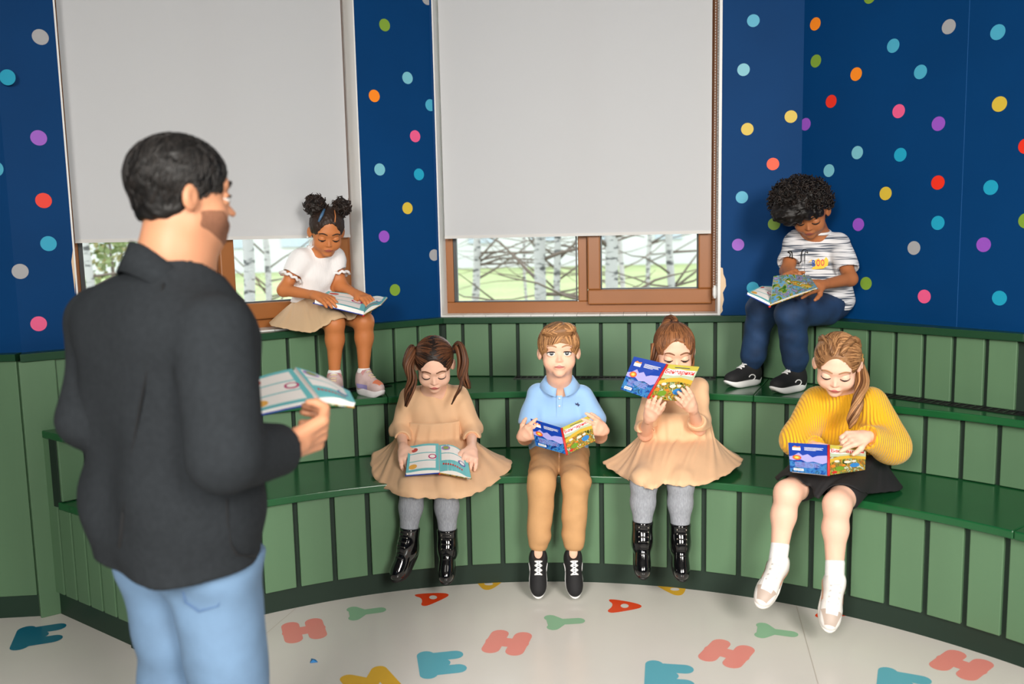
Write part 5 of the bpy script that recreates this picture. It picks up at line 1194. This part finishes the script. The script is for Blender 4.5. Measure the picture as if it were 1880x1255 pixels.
# ================= girl on the window ledge
def girl_ledge():
    p = person('girl with curly hair buns and white top reading on the window ledge', (J(580, 570, 3.9)[0], 3.9, 1.0))
    hd = Head(J(600, 424, 3.83), .195, 20, 26, 3)
    j = dict(neck=J(584, 463, 3.88), chest=J(583, 505, 3.90), pelvis=J(577, 555, 3.93), shA=J(552, 476, 3.83), shB=J(612, 471, 3.94), elA=J(521, 532, 3.78), elB=J(627, 526, 3.91), wrA=J(578, 542, 3.70), wrB=J(657, 541, 3.83),
             hipA=J(568, 566, 3.88), hipB=J(605, 562, 3.94), knA=J(614, 594, 3.72), knB=J(668, 590, 3.80), anA=J(614, 682, 3.74), anB=J(668, 679, 3.80))
    hp = hd.prims(); B = list(hp)+neck_prims(j, hd, .9)+torso_prims(j, .85)
    for s in 'AB': B += arm_prims(j, s, .95)+leg_prims(j, s, .9)
    B += hand_to(j, 'A', J(612, 553, 3.65), (.1, .2, -1), 1, curl=(14, 18, 12), L=.115, thumb=(.7, .6, .1)); B += hand_to(j, 'B', J(683, 551, 3.77), (-.1, .2, -1), -1, curl=(25, 25, 20), L=.11)
    bd = finish_body(p, B, SK_M); face(hd, hp, bd, SK_M, (60, 38, 26), (50, 32, 22), gaze_v=-35, lid=-8, low=-34, lips_rgb=(172, 92, 78))
    hm = hairmat('hair_black_curly', (16, 11, 9), (52, 36, 28)); HP = cap_hair(hd, hm, p, front=.33, side_low=0, back_low=-.3, thick=.025); h = sdf_obj('hair', HP, .0034, hm, p, lambda X: waves(X, .0016, 420, 3))
    for i, c in enumerate((hd.w(-.26, .16, .52), hd.w(.30, .18, .50))):
        rs = np.random.RandomState(i); r = .044 if i == 0 else .038; b = sdf_obj('hair_bun', [ell(c, (r, r*.9, r), None, .01)], .0034, hm, h, lambda X: waves(X, .004, 300, 5+i))
        curls(b, c, r*.95, 70, hm, 3+i)
    MB().tube([tuple(hd.w(-.24, -.26, .34)), tuple(hd.w(-.17, -.18, .46)), tuple(hd.w(-.10, -.05, .54))], [.004, .007, .005], 6).build('hair_clip', mat('clip_blue', (70, 105, 140), .35), h, True)
    mb = MB(); mb.tube([tuple(hd.w(.10, -.31, .36)), tuple(hd.w(.12, -.2, .46)), tuple(hd.w(.12, -.05, .525))], .0025, 6); mb.build('parting', SK_M, h, True)
    q = hd.w(-.40, .0, -.16); mesh_ear = MB().tube([q, q+V(-.004, -.004, 0)], .004, 8).build('earring', mat('pearl', (240, 238, 232), .2), bd, True)
    m = mat('white_rib_cotton', (238, 236, 236), .8, bump=.35, bscale=160, stretch=(1, 1, .1)); SP = torso_prims(j, .85, .012); cuts = []
    for s in 'AB': a, c_ = sleeve(j, s, .05, .047, .36, .02); SP += a; cuts += c_
    SP += [cap(j['neck']-V(0, 0, .02), j['neck']+V(.003, -.004, .016), .05, .046, .01)]+cuts+[plane((0, 0, -1), -1.115)]
    t = sdf_obj('top', SP, .0036, m, p, lambda X: waves(X, .0028, 60, 25, (.1, .1, 1)))
    for s in 'AB':     # ruffled sleeve hem
        sh, el = j['sh'+s], j['el'+s]; d = (el-sh)/np.linalg.norm(el-sh); e = sh+(el-sh)*.36+d*.036; a = np.cross(d, V(0, 1, 0)); a /= np.linalg.norm(a); b = np.cross(d, a)
        MB().tube([e+(a*math.cos(u)+b*math.sin(u))*(.047+.003*math.sin(9*u))+d*.004*math.sin(11*u) for u in np.linspace(0, 2*math.pi, 40)], .0065, 6).build('ruffle', m, t, True)
    nk = j['neck']+V(.003, -.006, .024); MB().tube([nk+V(math.cos(u)*.046, math.sin(u)*.044, .004*math.sin(13*u)) for u in np.linspace(0, 2*math.pi, 50)], .005, 6).build('ruffle', m, t, True)
    mk = mat('beige_skirt_cotton', (198, 168, 132), .8, bump=.1, bscale=400); c = (j['hipA']+j['hipB'])/2; top = ring(V(c[0]-.01, c[1]+.01, 1.125), V(.85, .5, 0), V(.55, -.83, 0), .10, .085, 12)
    hem = [J(*q) for q in ((622, 590, 3.70), (652, 586, 3.76), (676, 582, 3.82), (664, 574, 3.94), (625, 570, 4.0), (585, 574, 4.03), (545, 580, 3.97), (505, 588, 3.88), (496, 597, 3.76), (530, 605, 3.70), (571, 611, 3.66), (597, 598, 3.66))]
    skirt2(p, top, hem, 8, folds=24, famp=.008, m=mk, front=1.3, side=-.1, legs=leg_prims(j, 'A', .9, .004)+leg_prims(j, 'B', .9, .004))
    for s, f in (('A', (.10, -1, -.05)), ('B', (.75, -.66, -.05))):
        an = j['an'+s]; sdf_obj('sock', [cap(an-V(0, 0, .03), an-V(0, 0, .008), .029, .03, .01)], .003, mat('white_sock', (238, 238, 238), .85, bump=.4, bscale=300), p)
        q = V(an[0], an[1], Z2+.074); shoe(p, q, f, (0, 0, 1), 'pastel', .165)
    book('open picture book on the lap of the girl on the window ledge', J(672, 552, 3.88), J(667, 579, 3.66), J(600, 540, 3.84), J(574, 557, 3.66), J(712, 547, 3.94), J(700, 560, 3.74), (0, -.2, 1), 'shown', .014, .004, curl=.012)
def curls(par, c, r, n, m, seed, flat=None, size=.011, tr=.0026, name='curls', keep=None):
    rs = np.random.RandomState(seed); mb = MB(); k = 0
    while k < n:
        q = rs.normal(size=3); q /= np.linalg.norm(q)
        if keep is not None and not keep(q): continue
        k += 1; rv = V(flat) if flat is not None else V(r, r, r); p0 = V(c)+q*rv*rs.uniform(.9, 1.06); a = np.cross(q, rs.normal(size=3)); a /= np.linalg.norm(a); b = np.cross(q, a); ph = rs.uniform(0, 6); sz = size*rs.uniform(.6, 1.2)
        mb.tube([p0+q*(.0025*i-.006)+(a*math.cos(ph+i*.95)+b*math.sin(ph+i*.95))*sz*(1-.05*i) for i in range(9)], [tr]*7+[tr*.7, tr*.3], 4)
    return tag(mb.build(name, m, par, True), kind='stuff')
girl_ledge()
# ================= boy in the striped T-shirt
def boy_tshirt():
    p = person('boy with an afro in a grey striped T-shirt reading in the blue corner', (J(1510, 570, 3.8)[0], 3.8, 1.0))
    hd = Head(J(1486, 388, 3.70), .2, -24, 36, -4)
    j = dict(neck=J(1498, 428, 3.77), chest=J(1500, 490, 3.80), pelvis=J(1513, 552, 3.80), shA=J(1460, 444, 3.82), shB=J(1540, 449, 3.74), elA=J(1445, 498, 3.72), elB=J(1561, 512, 3.64), wrA=J(1444, 508, 3.60), wrB=J(1508, 523, 3.53),
             hipA=J(1490, 562, 3.86), hipB=J(1516, 566, 3.74), knA=J(1398, 565, 3.78), knB=J(1452, 575, 3.58), anA=J(1379, 676, 3.84), anB=J(1462, 680, 3.68))
    hp = hd.prims(); B = list(hp)+neck_prims(j, hd)+torso_prims(j, .95)
    for s in 'AB': B += arm_prims(j, s)+leg_prims(j, s, .95)
    B += hand_to(j, 'B', J(1462, 528, 3.46), (-.1, .6, -.6), 1, curl=(14, 20, 15), L=.13); B += hand_to(j, 'A', J(1452, 500, 3.54), (.3, -.3, -.8), 1, curl=(40, 40, 30), L=.115)
    bd = finish_body(p, B, SK_B); face(hd, hp, bd, SK_B, (30, 20, 15), (40, 26, 18), gaze_v=-35, lid=-8, low=-34, lips_rgb=(150, 82, 70))
    hm = hairmat('hair_afro_black', (12, 9, 8), (40, 30, 25)); c = J(1470, 368, 3.72); R_ = (.116, .116, .094)
    AP = [ell(c, R_, None, .02), ell(J(1462, 392, 3.66), (.10, .07, .045), None, .03), hd.e((0, .2, -.1), (.36, .3, .3), .05), hd.e((.02, -.45, -.24), (.36, .28, .36), .03, 's')]
    h = sdf_obj('hair', AP, .0045, hm, p, lambda X: waves(X, .006, 150, 4)+waves(X, .003, 330, 9)); curls(h, c, .12, 950, hm, 11, flat=(.120, .118, .096), size=.010, keep=lambda q: not (q[2] < -.35 and q[1] < -.1))
    m = bpy.data.materials.new('striped_jersey'); m.use_nodes = True; nt = m.node_tree; b = nt.nodes['Principled BSDF']; b.inputs['Roughness'].default_value = .85
    tc = nt.nodes.new('ShaderNodeTexCoord'); mp = nt.nodes.new('ShaderNodeMapping'); mp.inputs['Scale'].default_value = (9, 9, 190); nt.links.new(tc.outputs['Object'], mp.inputs[0]); n = nt.nodes.new('ShaderNodeTexNoise'); n.inputs['Scale'].default_value = 1; n.inputs['Detail'].default_value = 1; nt.links.new(mp.outputs[0], n.inputs['Vector'])
    r = nt.nodes.new('ShaderNodeValToRGB'); e = r.color_ramp.elements; e[0].position = .36; e[0].color = lin((70, 80, 95))+(1,); e[1].position = .5; e[1].color = lin((222, 222, 225))+(1,); nt.links.new(n.outputs['Fac'], r.inputs[0]); nt.links.new(r.outputs[0], b.inputs['Base Color'])
    SP = torso_prims(j, .97, .014); cuts = []
    for s in 'AB': a, c_ = sleeve(j, s, .048, .052, .62, .015); SP += a; cuts += c_
    SP += cuts+[cap(j['neck']+V(0, 0, .004), j['neck']+V(0, -.05, .12), .052, .062, .01, 's'), plane((0, 0, -1), -1.045)]
    t = sdf_obj('t_shirt', SP, .004, m, p, lambda X: waves(X, .0032, 45, 35, (.5, .2, .8)))
    nk = j['neck']; MB().tube([nk+V(math.cos(u)*.056, math.sin(u)*.054-.004, .008+.012*math.sin(u)) for u in np.linspace(0, 2*math.pi, 30)], .006, 6).build('neckband', mat('neckband_white', (228, 228, 230), .8), t, True)
    F_ = V(0, 1, 0); ink = mat('print_ink_black', (18, 18, 20), .7)
    def pen(pts, nm): Q = rsnap(SP, curve2(pts), 3.55, off=.001); MB().tube(list(Q), .0025, 5).build(nm, ink, t, True)
    flat_shape(SP, list(((1479, 494), (1483, 483), (1492, 474), (1503, 468), (1514, 468), (1521, 477), (1520, 487), (1511, 493), (1497, 494))), 3.55, mat('print_yellow_bubble', (248, 196, 60), .7), t, 'speech_bubble')
    for ch, x0, x1, mm in (('B', 1491, 1497, mat('print_blue_letter', (45, 85, 170), .7)), ('O', 1499, 1505.5, M_red), ('O', 1507, 1513.5, M_red)):
        tx, fs, _ = text_pts(ch); Q = rsnap(SP, [(x0+(x1-x0)*a, 489-12*b_-(x0-1491)*.08) for a, b_ in tx], 3.55, off=.0028); mesh('letter', Q, fs, mm, t)
    pen([(1447, 490), (1449, 476), (1451, 466), (1447, 463), (1449, 461), (1454, 464), (1455, 485), (1461, 483), (1470, 481), (1471, 468), (1474, 459), (1481, 459), (1483, 464), (1478, 463), (1477, 480), (1477, 506)], 'rabbit_drawing')
    for x, y in ((1455, 495), (1467, 496)): flat_shape(SP, [(x+2.2*math.cos(u), y+3.6*math.sin(u)) for u in np.linspace(0, 6.28, 10, endpoint=False)], 3.55, ink, t, 'drawn_eye')
    mj = mat('dark_denim', (22, 52, 88), .75, bump=.3, bscale=500, var=.3, vscale=14); TP = []
    for s in 'AB':
        kn, an, hq = j['kn'+s], j['an'+s], j['hip'+s]; d = an-kn; c1, c2 = kn+d*.76, kn+d*.88
        TP += [cap(hq, kn, .072, .060, .03), cap(kn, c1, .058, .056, .03), cap(c1, c2, .046, .043, .01), cap(c2+d*.3, c2+d*.6, .047, .05, .004, 's')]
    TP += [cap(j['pelvis']+V(-.03, .01, -.01), j['pelvis']+V(.03, -.01, -.01), .08, .08, .03), plane((0, 0, 1), 1.13)]
    sdf_obj('jeans', TP, .004, mj, p, lambda X: waves(X, .002, 60, 48, (.2, .3, 1)))
    for s, f in (('A', (-.86, -.5, 0)), ('B', (-.84, -.54, 0))):
        an = j['an'+s]; sdf_obj('sock', [cap(an-V(0, 0, .03), an+V(0, 0, .02), .03, .03, .01)], .003, mat('white_sock', (238, 238, 238), .85, bump=.4, bscale=300), p)
        shoe(p, V(an[0], an[1], Z2+.072), f, (0, 0, 1), 'black', .2)
    def forest(sf, pb):
        P = [sf(i/8, k/4, .0006) for i in range(9) for k in range(5)]; mesh('print', P, [(i*5+k, (i+1)*5+k, (i+1)*5+k+1, i*5+k+1) for i in range(8) for k in range(4)], picture_mat('page_forest', [(30, 60, 25), (60, 120, 40), (150, 140, 60), (80, 150, 200), (90, 110, 40), (150, 130, 190), (60, 90, 50)], 40, (1, 1, .5)), pb, True)
    book('open picture book with a green forest page held by the boy in the T-shirt', J(1426, 531, 3.58), J(1413, 562, 3.40), J(1398, 529, 3.60), J(1370, 541, 3.45), J(1486, 507, 3.50), J(1502, 530, 3.38), (0, -.5, 1), 'shown', .008, .006, curl=.006, right_page=forest, St2=J(1420, 508, 3.50))
def curve2(pts, n=5): return [(q[0], q[1]) for q in curve([V(a, b, 0) for a, b in pts], n)]
boy_tshirt()
# ================= man in the dark blazer
def man():
    p = person('man in a charcoal blazer and blue jeans standing with his back to us', (J(320, 700, 1.72)[0], 1.72, 0))
    hd = Head(J(338, 354, 1.72), .212, 126, 3, 0)
    j = dict(neck=J(325, 480, 1.72), chest=J(308, 660, 1.73), pelvis=J(322, 1000, 1.73), shA=J(190, 588, 1.84), shB=J(398, 606, 1.58), elA=J(172, 770, 1.74), elB=J(412, 838, 1.50), wrA=J(330, 790, 1.98), wrB=J(520, 822, 1.66),
             hipA=J(312, 1075, 1.80), hipB=J(392, 1075, 1.70))
    fx = V(.75, .66, 0)
    for s in 'AB': h_ = j['hip'+s]; j['kn'+s] = V(h_[0]+(.01 if s == 'A' else .03), h_[1]-.01, .40); j['an'+s] = V(h_[0]-.01, h_[1]-.01, .09)
    hp = hd.prims(True); B = list(hp)+[cap(hd.w(0, .07, -.25), j['neck'], .056, .062, .03)]
    sdv = (j['shB']-j['shA']); sdv /= np.linalg.norm(sdv)
    for g in (-1, 1): B.append(cap(j['pelvis']+sdv*.05*g+V(0, 0, .03), j['chest']+sdv*.08*g, .085, .1, .05))
    B.append(cap(j['shA'], j['shB'], .06, .06, .05)); B.append(cap(j['chest'], j['neck'], .09, .06, .05))
    for s in 'AB':
        B += [cap(j['sh'+s], j['el'+s], .052, .044, .02), cap(j['el'+s], j['wr'+s], .043, .029, .02), cap(j['hip'+s], j['kn'+s], .068, .055, .03), cap(j['kn'+s], j['an'+s], .052, .04, .03)]
    B += hand(j['wrB'], J(612, 784, 1.74)-j['wrB'], (-.25, .75, .6), -1, L=.18, curl=(48, 60, 40), spread=2, sc=1.3, thumb=(.8, .45, .3)); B += hand(j['wrA'], J(440, 770, 2.0)-j['wrA'], (.2, .2, 1), 1, L=.18, curl=(30, 40, 30), sc=1.3)
    v, f = surf(B, .0048); bd = mesh('body', v, f, SK_A, p, True)
    face(hd, hp, bd, SK_A, (25, 18, 15), (50, 35, 25), lid=22, lips_rgb=(170, 95, 85), brow_w=.016)
    # short beard shadow
    hm = hairmat('hair_black_short', (10, 9, 9), (34, 30, 28)); HP = cap_hair(hd, hm, p, front=.22, side_low=-.12, back_low=-.26, thick=.024)
    h = sdf_obj('hair', HP, .004, hm, p, lambda X: waves(X, .0018, 260, 2)); st = sphere_pts(hd, 900, 25, lambda q: q[2] > -.5, r=.43)
    strands(HP, st, lambda P: np.tile(hd.R@V(0, .3, -1), (len(P), 1)), 3, .007, .0022, hm, 'hair_strands', h, seed=9, wob=.35)
    zl, yl = hd.R@V(0, 0, 1), hd.R@V(0, 1, 0)
    BP = list(hd.prims(True, True))[:-1]+[plane(zl, hd.w(0, 0, -.16)@zl), plane(yl, hd.w(0, .06, 0)@yl), hd.e((0, -.40, -.2), (.12, .16, .055), .03, 's'), hd.e((0, -.38, -.285), (.11, .1, .03), .02, 's')]
    for sx in (-1, 1): BP.append(hd.e((sx*.16, -.34, -.14), (.12, .16, .1), .03, 's'))
    sdf_obj('beard', BP, .004, mat('beard_stubble', (140, 94, 70), .85, bump=.6, bscale=700, var=.3, vscale=500), h, lambda X: np.full(len(X), .0022))
    # blazer
    m = mat('charcoal_wool', (42, 46, 50), .95, bump=.5, bscale=600, var=.12, vscale=90, spec=.15); SP = []
    for g in (-1, 1):
        SP += [cap(j['chest']+sdv*.085*g+V(0, 0, .03), j['pelvis']+sdv*.075*g+V(0, 0, .10), .130, .120, .06), cap(j['pelvis']+sdv*.075*g+V(0, 0, .1), j['pelvis']+sdv*.085*g-V(0, 0, .20), .120, .134, .06)]
    SP += [cap(j['shA']-sdv*.0, j['shB']+sdv*.0, .066, .066, .06), cap(j['chest'], j['neck']-V(0, 0, .03), .12, .072, .09)]
    cuts = []
    for s in 'AB': a, c_ = sleeve(j, s, .07, .064, 1, .012, .86, .052); SP += a; cuts += c_
    z_h = J(330, 1070, 1.58)[2]
    SP += cuts+[plane((0, 0, -1), -(z_h+.0)), hd.cp((0, .10, -.38), (0, -.1, -.7), .27, .27, .02, 's')]
    bl = sdf_obj('blazer', SP, .0055, m, p, lambda X: waves(X, .0055, 24, 52, (.45, .3, .8)))
    nk = j['neck']; cv = []; n = 26            # collar stand and fall
    fa = math.atan2(fx[0], fx[1])
    for i in range(n):
        t = fa+math.radians(40)+math.radians(280)*i/(n-1); dx, dy = math.sin(t), math.cos(t); back = (1-math.cos(math.radians(-140+280*i/(n-1))))*0+max(0, math.cos(math.radians(-140+280*i/(n-1))))
        z_ = -.055+.085*back
        cv += [nk+V(dx*.072, dy*.072, z_+.002), nk+V(dx*.082, dy*.082, z_+.006), nk+V(dx*.105, dy*.105, z_-.045)]
    F = [];
    for i in range(n-1): F += [(i*3+k, i*3+k+1, i*3+k+4, i*3+k+3) for k in (0, 1)]
    co = mesh('collar', cv, F, m, bl, True); co.modifiers.new('t', 'SOLIDIFY').thickness = .006
    # centre back seam, vent and pocket edge as stitched ridges
    dk = mat('charcoal_seam', (22, 24, 27), .95); bk_ = -fx
    Q = rsnap(SP, ((300, 520), (285, 600), (262, 720), (240, 840), (226, 940)), 1.45, off=.0005); MB().tube(list(Q), .0022, 5).build('back_seam', dk, bl, True)
    Q = rsnap(SP, ((226, 940), (222, 1000), (220, 1070)), 1.45, off=.001); MB().tube(list(Q), [.003, .006, .007], 6).build('vent', dk, bl, True)
    Q = rsnap(SP, ((416, 915), (418, 960), (424, 1000), (436, 1018), (470, 1020)), 1.35, off=.0005); MB().tube(list(Q), .0028, 5).build('pocket_edge', dk, bl, True)
    mj = mat('light_denim', (104, 134, 166), .75, bump=.3, bscale=500, var=.18, vscale=9); TP = []
    for s in 'AB': TP += [cap(j['hip'+s]+V(0, 0, .05), j['kn'+s], .092, .076, .02), cap(j['kn'+s], j['an'+s], .078, .066, .03)]
    TP += [cap(j['hipA']+V(0, 0, .08), j['hipB']+V(0, 0, .08), .095, .095, .04), plane((0, 0, 1), J(330, 1070, 1.58)[2]+.012), plane((0, 0, -1), -.06)]
    tr = sdf_obj('jeans', TP, .0055, mj, p, lambda X: waves(X, .005, 32, 58, (.2, .3, 1)))
    Q = rsnap(TP, ((336, 1085), (340, 1105), (365, 1122), (400, 1112), (412, 1085)), 1.4, off=.0005); MB().tube(list(Q), .0022, 5).build('pocket_seam', mat('denim_seam', (85, 115, 155), .8), tr, True)
    for s in 'AB': shoe(p, V(j['an'+s][0], j['an'+s][1], .075), fx, (0, 0, 1), 'brown', .28)
    book('open picture book with teal page held by the man in the blazer', J(537, 681, 2.03), J(583, 740, 1.90), J(448, 705, 2.02), J(455, 768, 1.88), J(640, 727, 2.06), J(650, 749, 1.93), (0, -.3, 1), 'shown', .006, .010, curl=.006)
man()
